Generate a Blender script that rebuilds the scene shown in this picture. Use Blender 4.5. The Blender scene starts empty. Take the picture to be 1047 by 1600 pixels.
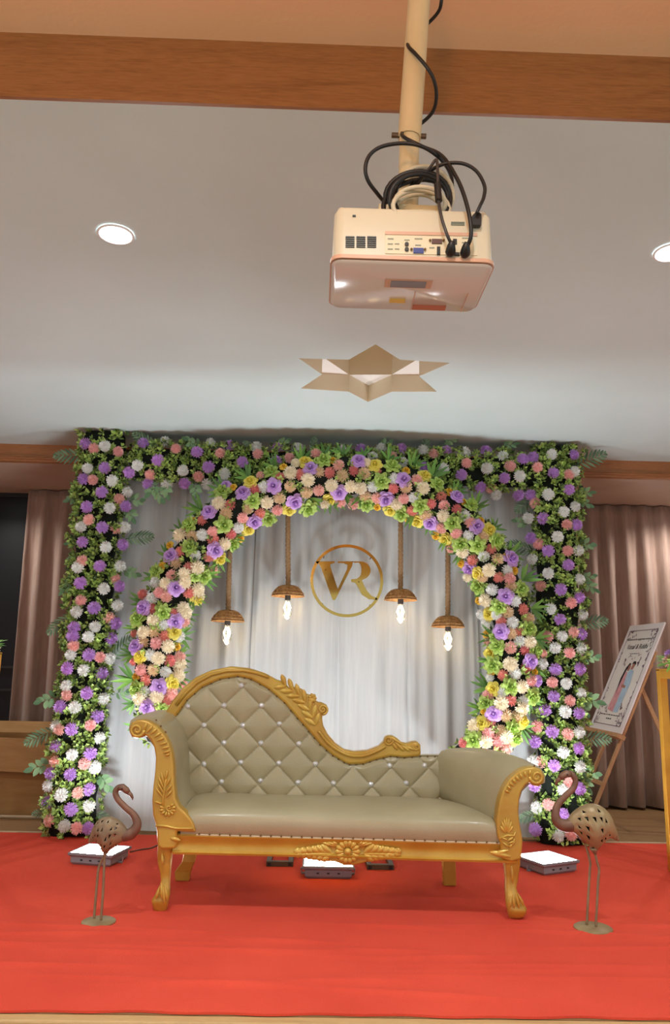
import bpy, bmesh, math, random
import numpy as np
from mathutils import Vector, Matrix
random.seed(7)
SC = bpy.context.scene
COL = SC.collection
PI = math.pi

# ------------------------------------------------------------------ camera
F, PITCH, YAW, ROLL, CAM_H = 1200.0, 11.3, 1.15, 1.25, 1.05
_p, _y, _r = (math.radians(a) for a in (PITCH, YAW, ROLL))
_fw = np.array([math.sin(_y)*math.cos(_p), math.cos(_y)*math.cos(_p), math.sin(_p)])
_rt0 = np.array([math.cos(_y), -math.sin(_y), 0.0]); _up0 = np.cross(_rt0, _fw)
_rt = _rt0*math.cos(_r) + _up0*math.sin(_r)
_up = -_rt0*math.sin(_r) + _up0*math.cos(_r)
_C = np.array([0, 0, CAM_H])
cam_data = bpy.data.cameras.new('camera'); cam = bpy.data.objects.new('camera', cam_data); COL.objects.link(cam)
cam_data.sensor_fit = 'VERTICAL'; cam_data.sensor_height = 36.0; cam_data.lens = F/1600*36.0
cam_data.clip_start = 0.05; cam_data.clip_end = 100
cam.matrix_world = Matrix([[_rt[0], _up[0], -_fw[0], 0], [_rt[1], _up[1], -_fw[1], 0], [_rt[2], _up[2], -_fw[2], CAM_H], [0, 0, 0, 1]])
SC.camera = cam

def at(px, py, Y):
    """point of the place seen at photo pixel (px, py) whose distance into the room is Y"""
    d = _fw + _rt*(px-523.5)/F - _up*(py-800)/F
    return _C + d*(Y/d[1])
def atz(px, py, z):
    d = _fw + _rt*(px-523.5)/F - _up*(py-800)/F
    return _C + d*((z-CAM_H)/d[2])

# ------------------------------------------------------------------ world, view
world = bpy.data.worlds.new('hall_ambience'); SC.world = world; world.use_nodes = True
bg = world.node_tree.nodes['Background']; bg.inputs[0].default_value = (0.82, 0.96, 1.0, 1); bg.inputs[1].default_value = 0.78
SC.view_settings.view_transform = 'Standard'; SC.view_settings.look = 'None'
SC.view_settings.exposure = 0.36; SC.view_settings.gamma = 1.0; SC.view_settings.use_curve_mapping = False

CEIL = 2.55      # stage ceiling
CEIL_HALL = 2.752  # higher ceiling of the hall in front of the stage
CEIL_REAR = 2.428
FLOOD = 92.0     # radiance of the three floodlights on the carpet
DOWN_W = 54.0    # watts of one ceiling downlight over the stage
HALL_W = 80.0    # watts of one unseen hall downlight added for frontal light
GLOBE = 55.0     # radiance of the unseen warm globe added behind the viewer

# ------------------------------------------------------------------ helpers
class MB:
    def __init__(s): s.v = []; s.f = []
    def add(s, vs, fs):
        o = len(s.v); s.v += [tuple(map(float, p)) for p in vs]; s.f += [tuple(i+o for i in f) for f in fs]; return s
    def box(s, c, size, R=None):
        hx, hy, hz = (a/2 for a in size)
        P = [np.array((x, y, z)) for x in (-hx, hx) for y in (-hy, hy) for z in (-hz, hz)]
        if R is not None: P = [np.array(R) @ p for p in P]
        c = np.array(c)
        return s.add([c+p for p in P], [(0,1,3,2),(4,6,7,5),(0,4,5,1),(2,3,7,6),(0,2,6,4),(1,5,7,3)])
    def bar(s, a, b, w, d, upv=(0, -1, 0)):
        a = np.array(a, float); b = np.array(b, float); z = b-a; L = np.linalg.norm(z); z = z/L
        y = np.array(upv, float); y = y-z*(y@z); y /= np.linalg.norm(y); x = np.cross(y, z)
        return s.box((a+b)/2, (w, d, L), np.stack([x, y, z], 1))
    def loft(s, rings, cap=True, closed=False):
        n = len(rings[0]); o = len(s.v)
        for r in rings: s.v += [tuple(map(float, p)) for p in r]
        m = len(rings)
        for i in range(m if closed else m-1):
            a = o+i*n; b = o+((i+1) % m)*n
            for j in range(n): s.f.append((a+j, a+(j+1) % n, b+(j+1) % n, b+j))
        if cap and not closed:
            s.f.append(tuple(o+n-1-j for j in range(n))); s.f.append(tuple(o+(m-1)*n+j for j in range(n)))
        return s
    def tube(s, pts, rad, seg=8, cap=True, closed=False, flat=1.0):
        P = [np.array(p, float) for p in pts]; m = len(P)
        if not hasattr(rad, '__len__'): rad = [rad]*m
        T = []
        for i in range(m):
            a = P[(i-1) % m] if (closed or i > 0) else P[i]; b = P[(i+1) % m] if (closed or i < m-1) else P[i]
            t = b-a; T.append(t/(np.linalg.norm(t)+1e-12))
        n = np.cross(T[0], (0, 0, 1.0))
        if np.linalg.norm(n) < .1: n = np.cross(T[0], (1.0, 0, 0))
        n /= np.linalg.norm(n); rings = []
        for i in range(m):
            n = n-T[i]*(n@T[i]); n /= np.linalg.norm(n)+1e-12; b = np.cross(T[i], n)
            rings.append([P[i]+rad[i]*(n*math.cos(2*PI*j/seg)*flat+b*math.sin(2*PI*j/seg)) for j in range(seg)])
        return s.loft(rings, cap, closed)
    def lathe(s, prof, c=(0, 0, 0), seg=24, R=None, cap=True):
        rings = []
        for r, z in prof:
            ring = [np.array((r*math.cos(2*PI*j/seg), r*math.sin(2*PI*j/seg), z)) for j in range(seg)]
            if R is not None: ring = [np.array(R) @ p for p in ring]
            rings.append([np.array(c)+p for p in ring])
        return s.loft(rings, cap)
    def prism(s, front, back):
        n = len(front); o = len(s.v); s.v += [tuple(map(float, p)) for p in front]+[tuple(map(float, p)) for p in back]
        s.f.append(tuple(o+j for j in range(n))); s.f.append(tuple(o+n+n-1-j for j in range(n)))
        for j in range(n): s.f.append((o+j, o+n+j, o+n+(j+1) % n, o+(j+1) % n))
        return s
    def grid(s, P):
        P = np.asarray(P); a, b = P.shape[:2]; o = len(s.v); s.v += [tuple(map(float, p)) for p in P.reshape(-1, 3)]
        for i in range(a-1):
            for j in range(b-1): s.f.append((o+i*b+j, o+(i+1)*b+j, o+(i+1)*b+j+1, o+i*b+j+1))
        return s
    def petal(s, a, b, w, h, nrm, ridge=.5):
        """carved teardrop from a to b, width w, raised h along nrm"""
        a = np.array(a, float); b = np.array(b, float); d = b-a; nrm = np.array(nrm, float)
        x = np.cross(d, nrm); x /= np.linalg.norm(x); rows = []
        for t, k in ((0, .25), (.3, .8), (.62, 1), (.85, .7), (1, .12)):
            p = a+d*t; rows.append([p-x*w/2*k, p-x*w/4*k+nrm*h*.75*k, p+nrm*h*k*(1-.35*ridge), p+x*w/4*k+nrm*h*.75*k, p+x*w/2*k])
        return s.grid(rows)
    def mesh(s, name, smooth=True, angle=40, origin=(0, 0, 0), fix=False):
        me = bpy.data.meshes.new(name)
        V = np.array(s.v)-np.array(origin); me.from_pydata(V.tolist(), [], s.f); me.validate()
        if fix:
            bm = bmesh.new(); bm.from_mesh(me); bmesh.ops.recalc_face_normals(bm, faces=bm.faces); bm.to_mesh(me); bm.free()
        if smooth:
            me.shade_smooth()
            if angle < 180: me.set_sharp_from_angle(angle=math.radians(angle))
        return me
    def build(s, name, mat, parent=None, smooth=True, angle=40, bevel=0, segs=2, origin=None, fix=True, label=None):
        if parent is not None: org = ORG[parent.name]
        elif origin is not None: org = np.array(origin, float)
        else:
            V = np.array(s.v); org = np.array([(V[:, 0].min()+V[:, 0].max())/2, (V[:, 1].min()+V[:, 1].max())/2, V[:, 2].min()])
        me = s.mesh(name, smooth, angle, org, fix); me.materials.append(mat)
        o = bpy.data.objects.new(name, me); COL.objects.link(o)
        if parent is not None: o.parent = parent
        else: o.location = org
        ORG[o.name] = org
        if bevel:
            m = o.modifiers.new('bevel', 'BEVEL'); m.width = bevel; m.segments = segs; m.limit_method = 'ANGLE'; m.angle_limit = math.radians(50)
        if label: o['label'] = label
        return o
ORG = {}
def tag(o, label, cat, group=None, kind=None):
    o['label'] = label; o['category'] = cat
    if group: o['group'] = group
    if kind: o['kind'] = kind
    return o
def thing(name, loc, label, cat, group=None):
    o = bpy.data.objects.new(name, None); COL.objects.link(o); o.location = tuple(map(float, loc)); o.empty_display_size = .1
    ORG[o.name] = np.array(loc, float)
    return tag(o, label, cat, group)
def struct(o, label):
    o['kind'] = 'structure'; o['label'] = label; return o
def inst(name, me, M, parent):
    """a copy of a shared mesh as a child; M is a world matrix"""
    o = bpy.data.objects.new(name, me); COL.objects.link(o); o.parent = parent
    o.matrix_local = Matrix.Translation(-Vector(ORG[parent.name])) @ M
    return o
def frame(p, zdir, xdir=(1, 0, 0), s=1.0):
    z = np.array(zdir, float); z /= np.linalg.norm(z); x = np.array(xdir, float); x = x-z*(x@z); x /= np.linalg.norm(x); y = np.cross(z, x)
    return Matrix([[x[0]*s, y[0]*s, z[0]*s, p[0]], [x[1]*s, y[1]*s, z[1]*s, p[1]], [x[2]*s, y[2]*s, z[2]*s, p[2]], [0, 0, 0, 1]])
def smooth_path(pts, n=6):
    P = [np.array(p, float) for p in pts]; out = []
    for i in range(len(P)-1):
        p0 = P[max(i-1, 0)]; p1 = P[i]; p2 = P[i+1]; p3 = P[min(i+2, len(P)-1)]
        for k in range(n):
            t = k/n; out.append(.5*((2*p1)+(p2-p0)*t+(2*p0-5*p1+4*p2-p3)*t*t+(-p0+3*p1-3*p2+p3)*t**3))
    out.append(P[-1]); return out

# ------------------------------------------------------------------ materials
def lin(c):
    return tuple(((v/255)/12.92 if v/255 <= .04045 else ((v/255+.055)/1.055)**2.4) for v in c)
def mat(name, rgb, rough=.6, metal=0.0, rgb2=None, scale=8.0, stretch=(1, 1, 1), bump=0.0, bscale=None, rnd=0.0, island=0.0, emit=0.0, trans=0.0, spec=.5, sheen=0.0, coat=0.0, detail=4, lo=.35, hi=.65, transmission=0.0, alpha=1.0, hue=0.0):
    m = bpy.data.materials.new(name); m.use_nodes = True; nt = m.node_tree; N = nt.nodes; b = N['Principled BSDF']
    c = (*lin(rgb), 1); b.inputs['Base Color'].default_value = c
    b.inputs['Roughness'].default_value = rough; b.inputs['Metallic'].default_value = metal; b.inputs['Specular IOR Level'].default_value = spec
    if coat: b.inputs['Coat Weight'].default_value = coat; b.inputs['Coat Roughness'].default_value = .15
    if sheen: b.inputs['Sheen Weight'].default_value = sheen
    if transmission: b.inputs['Transmission Weight'].default_value = transmission
    if alpha < 1: b.inputs['Alpha'].default_value = alpha
    if emit: b.inputs['Emission Color'].default_value = c; b.inputs['Emission Strength'].default_value = emit
    tex = None
    if rgb2 is not None or bump:
        tc = N.new('ShaderNodeTexCoord'); mp = N.new('ShaderNodeMapping'); mp.inputs['Scale'].default_value = stretch
        nt.links.new(tc.outputs['Object'], mp.inputs['Vector'])
    col = None
    if rgb2 is not None:
        n = N.new('ShaderNodeTexNoise'); n.inputs['Scale'].default_value = scale; n.inputs['Detail'].default_value = detail
        nt.links.new(mp.outputs[0], n.inputs['Vector'])
        r = N.new('ShaderNodeMapRange'); r.inputs[1].default_value = lo; r.inputs[2].default_value = hi; nt.links.new(n.outputs[0], r.inputs[0])
        x = N.new('ShaderNodeMix'); x.data_type = 'RGBA'; x.inputs[6].default_value = c; x.inputs[7].default_value = (*lin(rgb2), 1)
        if island:
            g = N.new('ShaderNodeNewGeometry'); nt.links.new(g.outputs['Random Per Island'], x.inputs[0])
        else: nt.links.new(r.outputs[0], x.inputs[0])
        col = x.outputs[2]
    if rnd or hue:
        oi = N.new('ShaderNodeObjectInfo'); h = N.new('ShaderNodeHueSaturation')
        if col is not None: nt.links.new(col, h.inputs['Color'])
        else: h.inputs['Color'].default_value = c
        r2 = N.new('ShaderNodeMapRange'); r2.inputs[3].default_value = 1-rnd; r2.inputs[4].default_value = 1+rnd*.6; nt.links.new(oi.outputs['Random'], r2.inputs[0]); nt.links.new(r2.outputs[0], h.inputs['Value'])
        if hue:
            mm = N.new('ShaderNodeMath'); mm.operation = 'MULTIPLY'; mm.inputs[1].default_value = 7.31; fr = N.new('ShaderNodeMath'); fr.operation = 'FRACT'
            nt.links.new(oi.outputs['Random'], mm.inputs[0]); nt.links.new(mm.outputs[0], fr.inputs[0])
            r3 = N.new('ShaderNodeMapRange'); r3.inputs[3].default_value = .5-hue; r3.inputs[4].default_value = .5+hue; nt.links.new(fr.outputs[0], r3.inputs[0]); nt.links.new(r3.outputs[0], h.inputs['Hue'])
        col = h.outputs[0]
    if col is not None: nt.links.new(col, b.inputs['Base Color'])
    if bump:
        n2 = N.new('ShaderNodeTexNoise'); n2.inputs['Scale'].default_value = bscale or scale*6; n2.inputs['Detail'].default_value = 4; nt.links.new(mp.outputs[0], n2.inputs['Vector'])
        bp = N.new('ShaderNodeBump'); bp.inputs['Strength'].default_value = bump; bp.inputs['Distance'].default_value = .01
        nt.links.new(n2.outputs[0], bp.inputs['Height']); nt.links.new(bp.outputs[0], b.inputs['Normal'])
    if trans:
        tr = N.new('ShaderNodeBsdfTranslucent'); ms = N.new('ShaderNodeMixShader'); ms.inputs[0].default_value = trans
        if col is not None: nt.links.new(col, tr.inputs[0])
        else: tr.inputs[0].default_value = c
        nt.links.new(b.outputs[0], ms.inputs[1]); nt.links.new(tr.outputs[0], ms.inputs[2]); nt.links.new(ms.outputs[0], N['Material Output'].inputs[0])
    return m
def wood(name, a, b_, stretch, rough=.45, bump=.15, scale=3.0):
    """long grain: stretched noise driving rings"""
    m = mat(name, a, rough); nt = m.node_tree; N = nt.nodes; b = N['Principled BSDF']
    tc = N.new('ShaderNodeTexCoord'); mp = N.new('ShaderNodeMapping'); mp.inputs['Scale'].default_value = stretch; nt.links.new(tc.outputs['Object'], mp.inputs[0])
    n = N.new('ShaderNodeTexNoise'); n.inputs['Scale'].default_value = scale; n.inputs['Detail'].default_value = 3; n.inputs['Distortion'].default_value = .8; nt.links.new(mp.outputs[0], n.inputs[0])
    mul = N.new('ShaderNodeMath'); mul.operation = 'MULTIPLY'; mul.inputs[1].default_value = 9.0; nt.links.new(n.outputs[0], mul.inputs[0])
    sn = N.new('ShaderNodeMath'); sn.operation = 'SINE'; nt.links.new(mul.outputs[0], sn.inputs[0])
    n2 = N.new('ShaderNodeTexNoise'); n2.inputs['Scale'].default_value = scale*14; n2.inputs['Detail'].default_value = 2; nt.links.new(mp.outputs[0], n2.inputs[0])
    ad = N.new('ShaderNodeMath'); ad.operation = 'MULTIPLY_ADD'; ad.inputs[1].default_value = .22; nt.links.new(sn.outputs[0], ad.inputs[0]); nt.links.new(n2.outputs[0], ad.inputs[2])
    x = N.new('ShaderNodeMix'); x.data_type = 'RGBA'; x.inputs[6].default_value = (*lin(a), 1); x.inputs[7].default_value = (*lin(b_), 1); nt.links.new(ad.outputs[0], x.inputs[0]); nt.links.new(x.outputs[2], b.inputs['Base Color'])
    bp = N.new('ShaderNodeBump'); bp.inputs['Strength'].default_value = bump; bp.inputs['Distance'].default_value = .003; nt.links.new(ad.outputs[0], bp.inputs['Height']); nt.links.new(bp.outputs[0], b.inputs['Normal'])
    return m

M_ceil = mat('white_ceiling_paint', (206, 223, 222), .85, rgb2=(199, 216, 214), scale=1.2, bump=.08, bscale=60)
M_hallceil = mat('peach_ceiling_paint', (244, 204, 162), .85, rgb2=(238, 196, 150), scale=1.0, bump=.08, bscale=60)
M_star = mat('cream_recess_paint', (230, 218, 192), .8, bump=.05, scale=8)
M_starlid = mat('white_recess_paint', (240, 238, 232), .8, bump=.05, scale=8)
M_wood = wood('varnished_brown_wood', (164, 112, 66), (114, 70, 36), (.55, 6, 6), .4)
M_woodstrip = wood('varnished_cornice_wood', (180, 122, 74), (140, 86, 48), (.5, 6, 6), .4)
M_floor = wood('stage_floor_laminate', (150, 116, 78), (116, 84, 52), (1.0, 5, 5), .45)
M_nosing = wood('pale_nosing_wood', (200, 164, 112), (170, 132, 84), (.6, 7, 7), .5)
M_wall = mat('beige_wall_paint', (196, 174, 156), .85, rgb2=(188, 166, 148), scale=2, bump=.05)
M_curtain = mat('taupe_curtain_cloth', (166, 140, 126), .9, rgb2=(154, 128, 114), scale=40, stretch=(1, 1, .15), bump=.1, bscale=200, sheen=.2)
M_darkglass = mat('dark_window_glass', (18, 18, 22), .4, spec=.3)
M_black = mat('black_plastic', (24, 23, 24), .45)
M_carpet = mat('red_felt_carpet', (216, 76, 55), .95, rgb2=(205, 68, 49), scale=1.6, bump=.25, bscale=220, spec=.25)
M_drape = mat('white_sheer_drape', (212, 215, 215), .85, rgb2=(202, 205, 207), scale=6, stretch=(6, 1, .4), bump=.1, bscale=90, trans=.22)
M_gold = mat('gold_paint_on_wood', (198, 160, 66), .34, metal=.2, rgb2=(184, 138, 50), scale=5, bump=.15, bscale=30, spec=.6)
M_goldbright = mat('bright_gold_paint', (206, 170, 78), .3, metal=.25, rgb2=(192, 146, 58), scale=9, bump=.1, bscale=40)
M_leather = mat('champagne_leatherette', (170, 158, 126), .36, rgb2=(160, 147, 114), scale=3, bump=.12, bscale=160, spec=.5, coat=.12)
M_crystal = mat('crystal_button', (232, 232, 236), .08, metal=.6, spec=1.0)
M_nail = mat('antique_nailhead', (120, 90, 52), .4, metal=.7)
M_piping = mat('pale_welt_cord', (196, 172, 140), .6)
M_bronze = mat('aged_bronze_sheet', (150, 130, 98), .45, metal=.3, rgb2=(128, 104, 80), scale=14, bump=.12, bscale=60)
M_holeshade = mat('painted_hole_shade', (30, 26, 22), .8)  # near-black colour painting the shade inside the flamingo bodies
M_bronzeneck = mat('brown_bronze', (136, 100, 80), .42, metal=.3, rgb2=(112, 78, 62), scale=16, bump=.1, bscale=60)
M_bronzebody = mat('antique_brass_sheet', (166, 146, 106), .42, metal=.35, rgb2=(146, 122, 88), scale=10, bump=.12, bscale=60)
M_mirror = mat('gold_mirror_acrylic', (188, 152, 80), .07, metal=1.0)
M_rope = mat('jute_rope', (170, 138, 100), .95, rgb2=(140, 106, 72), scale=60, stretch=(1, 1, 3), bump=.5, bscale=120)
M_rattan = mat('woven_rattan', (200, 152, 94), .7, rgb2=(156, 106, 58), scale=50, bump=.3, bscale=150)
M_socket = mat('dark_lamp_socket', (54, 44, 38), .5)
M_bulb = mat('clear_bulb_glass', (255, 252, 246), .02, transmission=1.0, spec=.5)
M_filament = mat('glowing_filament', (255, 226, 170), .5, emit=20)
M_floodbody = mat('grey_flood_casing', (140, 142, 148), .5, metal=.3)
M_floodlens = mat('flood_led_panel', (240, 250, 255), .5, emit=FLOOD)
M_downlens = mat('downlight_lens', (244, 248, 255), .5, emit=14)
M_white = mat('white_enamel', (236, 234, 230), .4)
M_projector = mat('cream_projector_plastic', (214, 206, 182), .42, bump=.04, scale=40)
M_projunder = mat('pale_projector_underside', (222, 214, 208), .16, spec=.6, coat=.4)
M_projband = mat('peach_projector_band', (212, 168, 142), .45)
M_pole = mat('cream_painted_steel', (216, 200, 160), .42, rgb2=(208, 190, 150), scale=10)
M_wcable = mat('cream_cable', (206, 196, 170), .5)
M_card = mat('cardboard', (170, 128, 78), .85, rgb2=(156, 114, 66), scale=4, stretch=(1, 1, 6), bump=.1, bscale=40)
M_steel = mat('brown_steel_tube', (92, 76, 60), .45, metal=.5)
M_easel = wood('easel_wood', (206, 160, 114), (172, 126, 84), (5, 5, .6), .55)
M_core = mat('dark_floral_foam_net', (16, 26, 14), .95, rgb2=(8, 14, 9), scale=30)
M_leaf = mat('boxwood_leaf', (30, 62, 26), .5, rgb2=(206, 236, 128), island=1, trans=.12)
M_frond = mat('dusty_palm_leaf', (76, 106, 78), .5, rgb2=(134, 164, 126), island=1, rnd=.15, trans=.1)
M_lance = mat('lance_leaf', (44, 98, 62), .5, rgb2=(138, 190, 84), island=1, rnd=.15, trans=.12)
M_euca = mat('eucalyptus_leaf', (92, 132, 92), .5, rgb2=(146, 182, 132), island=1, rnd=.2, trans=.12)
FLM = {
 'W': mat('white_mum_petal', (240, 240, 236), .7, rnd=.06, trans=.15), 'P': mat('pink_mum_petal', (250, 194, 186), .7, rnd=.1, hue=.012, trans=.15),
 'V': mat('violet_mum_petal', (208, 160, 228), .7, rnd=.1, hue=.01, trans=.15), 'C': mat('coral_mum_petal', (238, 150, 142), .7, rnd=.1, hue=.01, trans=.15),
 'E': mat('cream_mum_petal', (250, 238, 212), .7, rnd=.06, trans=.15), 'T': mat('tan_mum_petal', (238, 210, 172), .7, rnd=.08, trans=.15),
 'v': mat('violet_rose_petal', (214, 172, 236), .6, rnd=.07, trans=.15), 'g': mat('green_rose_petal', (186, 214, 112), .6, rnd=.1, trans=.15),
 'y': mat('yellow_rose_petal', (250, 236, 112), .6, rnd=.08, trans=.15), 'b': mat('amber_bud_petal', (250, 206, 72), .6, rnd=.08, trans=.15)}

# ------------------------------------------------------------------ the room
m = MB(); m.box((0, 4.58, -.05), (7.4, 3.96, .1)); FLOOR = struct(m.build('floor', M_floor, smooth=False), 'brown wooden stage floor behind the carpet')
m = MB(); m.box((0, 2.575, -.032), (7.4, .05, .06)); struct(m.build('trim_1', M_nosing, smooth=False, bevel=.006), 'pale wooden nosing along the stage front')
m = MB(); m.box((0, 2.62, -.3), (7.4, .03, .48)); struct(m.build('wall_front', M_wall, smooth=False), 'riser below the stage edge')
m = MB(); m.box((0, -1.2, -.55), (7.4, 7.6, .06)); struct(m.build('floor_hall', M_floor, smooth=False), 'wooden hall floor in front of the stage')
# stage ceiling with a star-shaped recess
star_px = [(587, 538), (625, 562), (703, 567), (655, 588), (683, 612), (612, 612), (575, 628), (545, 612), (470, 607), (503, 585), (467, 560), (545, 562)]
star = [atz(x, y, CEIL) for x, y in star_px]
bm = bmesh.new(); X0, X1, Y0, Y1 = -3.7, 3.7, 1.862, 5.33
outer = [bm.verts.new((x, y, CEIL)) for x, y in ((X0, Y0), (X1, Y0), (X1, Y1), (X0, Y1))]
inner = [bm.verts.new(tuple(p)) for p in star]
ed = [bm.edges.new((l[i], l[(i+1) % len(l)])) for l in (outer, inner) for i in range(len(l))]
bmesh.ops.triangle_fill(bm, use_beauty=True, edges=ed)
for f in bm.faces:
    if f.normal.z > 0: f.normal_flip()
me = bpy.data.meshes.new('ceiling'); bm.to_mesh(me); bm.free(); me.materials.append(M_ceil)
ceil = bpy.data.objects.new('ceiling', me); COL.objects.link(ceil); ORG['ceiling'] = np.zeros(3); struct(ceil, 'white stage ceiling with a star-shaped recess')
STAR_D, HEX_D = .10, .42     # the six points are shallow ledges, the hexagon between them goes deeper
up1 = np.array((0, 0, STAR_D)); up2 = np.array((0, 0, HEX_D)); hexa = [star[i] for i in range(1, 12, 2)]
for i in range(0, 12):
    a, b = star[i], star[(i+1) % 12]; m = MB(); m.add([a, b, b+up1, a+up1], [(0, 1, 2, 3)]); m.build('recess_side', M_star, ceil, smooth=False, fix=False)
for i in range(0, 12, 2):
    m = MB(); m.add([star[i-1]+up1, star[i]+up1, star[(i+1) % 12]+up1], [(0, 1, 2)]); m.build('recess_ledge', M_starlid, ceil, smooth=False, fix=False)
for i in range(6):
    a, b = hexa[i], hexa[(i+1) % 6]; m = MB(); m.add([a+up1, b+up1, b+up2, a+up2], [(0, 1, 2, 3)]); m.build('recess_side', M_star, ceil, smooth=False, fix=False)
m = MB(); m.add([p+up2 for p in hexa], [tuple(range(6))]); m.build('recess_top', M_star, ceil, smooth=False, fix=False)
m = MB(); m.box((0, 3.6, CEIL+.46), (7.4, 3.5, .04)); struct(m.build('ceiling_slab', M_wall, smooth=False), 'slab above the stage ceiling')
m = MB(); m.box((0, -1.58, CEIL_HALL+.02), (7.4, 6.86, .04)); struct(m.build('ceiling_hall', M_hallceil, smooth=False), 'peach hall ceiling in front of the wooden beam')
m = MB(); m.box((0, 1.856, (CEIL+CEIL_HALL)/2), (7.4, .012, CEIL_HALL-CEIL)); struct(m.build('trim_2', M_wood, smooth=False), 'broad brown wooden fascia where the ceiling steps')
# cornice at the back of the stage ceiling: three stepped boards
m = MB(); m.box((0, 5.355, 2.497), (7.4, .05, .106)); cor = struct(m.build('trim_3', M_woodstrip, smooth=False), 'brown wooden cornice behind the flower wall')
m = MB(); m.box((0, 5.345, 2.462), (7.4, .045, .012)); m.build('moulding', M_wood, cor, smooth=False)
m = MB(); m.box((0, 5.365, 2.437), (7.4, .05, .02)); m.build('moulding', M_woodstrip, cor, smooth=False)
m = MB(); m.box((0, 6.0, CEIL_REAR+.02), (7.4, 1.24, .04)); struct(m.build('ceiling_rear', M_wall, smooth=False), 'beige lowered ceiling above the curtains')
m = MB(); m.box((0, 6.53, 1.2), (7.4, .06, 2.5)); struct(m.build('wall_back', M_wall, smooth=False), 'back wall behind the curtains')
for s, n in ((-1, 'wall_left'), (1, 'wall_right')):
    m = MB(); m.box((s*3.7, 4.2, 1.25), (.06, 4.7, 2.6)); struct(m.build(n, M_wall, smooth=False), 'side wall of the stage')
# dark window at the far left
m = MB(); m.box((-2.95, 6.47, 1.32), (1.7, .03, 2.2)); win = struct(m.build('window_1', M_darkglass, smooth=False), 'dark window beside the curtain')
for z in (.98, .80, .45):
    m = MB(); m.box((-2.95, 6.445, z), (1.7, .03, .018)); m.build('glazing_bar', M_black, win, smooth=False)
m = MB(); m.box((-2.95, 6.445, 2.415), (1.7, .04, .05)); m.build('window_frame', M_black, win, smooth=False)

# carpet: a felt sheet with soft wrinkles and a slightly ragged front edge
nx, ny = 150, 190; P = np.zeros((ny, nx, 3)); rng = np.random.default_rng(3)
wr = [(rng.uniform(-1.6, 2.0), rng.uniform(2.75, 3.45), rng.uniform(-.12, .12), rng.uniform(.15, .5), rng.uniform(.004, .009)) for _ in range(34)]
for j in range(ny):
    for i in range(nx):
        x = -3.6+7.2*i/(nx-1); y = 2.598+(5.03-2.598)*j/(ny-1)
        z = .008
        for cx, cy, a, ln, h in wr:
            dx = (x-cx)*math.cos(a)+(y-cy)*math.sin(a); dy = -(x-cx)*math.sin(a)+(y-cy)*math.cos(a)
            if abs(dx) < ln*2.5 and abs(dy) < .1: z += h*math.exp(-(dx/ln)**2-(dy/.017)**2)
        if j == 0: y += .004*math.sin(x*9)+.004*math.sin(x*23+1)
        P[j, i] = (x, y, z)
m = MB(); m.grid(P)
front = [P[0, i].copy() for i in range(nx)]; low = [p-np.array((0, 0, .007)) for p in front]; m.grid(np.array([low, front]))
back = [P[-1, i].copy() for i in range(nx)]; low = [p-np.array((0, 0, .007)) for p in back]; m.grid(np.array([back, low]))
tag(m.build('carpet', M_carpet, angle=60, fix=False, origin=(0, 3.8, 0)), 'bright red felt carpet spread over the stage floor', 'carpet')
for x, w, lab in ((-2.5, 2.2, 'thin pale strip edging the red carpet behind the left flower column'), (2.5, 2.0, 'thin pale strip edging the red carpet behind the right flower column')):
    m = MB(); m.box((x, 5.047, .006), (w, .02, .010)); tag(m.build('edge_strip', M_piping, smooth=False), lab, 'strip')

# ------------------------------------------------------------------ curtains
def curtain(name, x0, x1, pitch, label, ph, z0=.02, lean=0.0):
    n = int((x1-x0)/pitch*12); zs = [z0, .3, .8, 1.3, 1.8, 2.15, 2.34, 2.42]; P = []
    for k, z in enumerate(zs):
        row = []
        for i in range(n+1):
            u = i/n; x = x0+(x1-x0)*u; t = z/2.42
            a = x/pitch*2*PI+ph+.5*math.sin(x*5+ph); d = .05*(1-.55*t**4)
            w = math.sin(a)+.28*math.sin(2*a+1+z*.5)+.2*math.sin(a*.37+z)
            row.append((x+lean*(1-t)+.012*math.cos(a)*(1-t*.5), 6.27+d*w, z))
        P.append(row)
    m = MB(); m.grid(np.array(P)); o = m.build(name, M_curtain, angle=180, fix=False)
    s = o.modifiers.new('cloth', 'SOLIDIFY'); s.thickness = .004
    return tag(o, label, 'curtain', 'stage curtains')
curtain('curtain', -2.42, -1.05, .17, 'taupe pleated curtain hanging beside the dark window', .4, lean=.05)
curtain('curtain', 1.25, 3.45, .155, 'taupe pleated curtain hanging behind the easel', 1.1)

# ------------------------------------------------------------------ chaise sofa
YB = 4.03
def yf(px): return 3.574-(px-250)/556*.038
def SF(px, py, dy=0.0): return at(px, py, yf(px)+dy)      # a point on the sofa's front face
def SB(px, py, dy=0.0): return at(px, py, YB+dy)           # a point on the sofa's back
NF = (0, -1, 0)
def cl(pts, ox, oy, k): return [(ox+x*k, oy+y*k) for x, y in pts]
sofa = thing('chaise_sofa', (.12, 3.8, 0), 'champagne tufted chaise sofa with carved gold frame on the red carpet', 'sofa')
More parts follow.
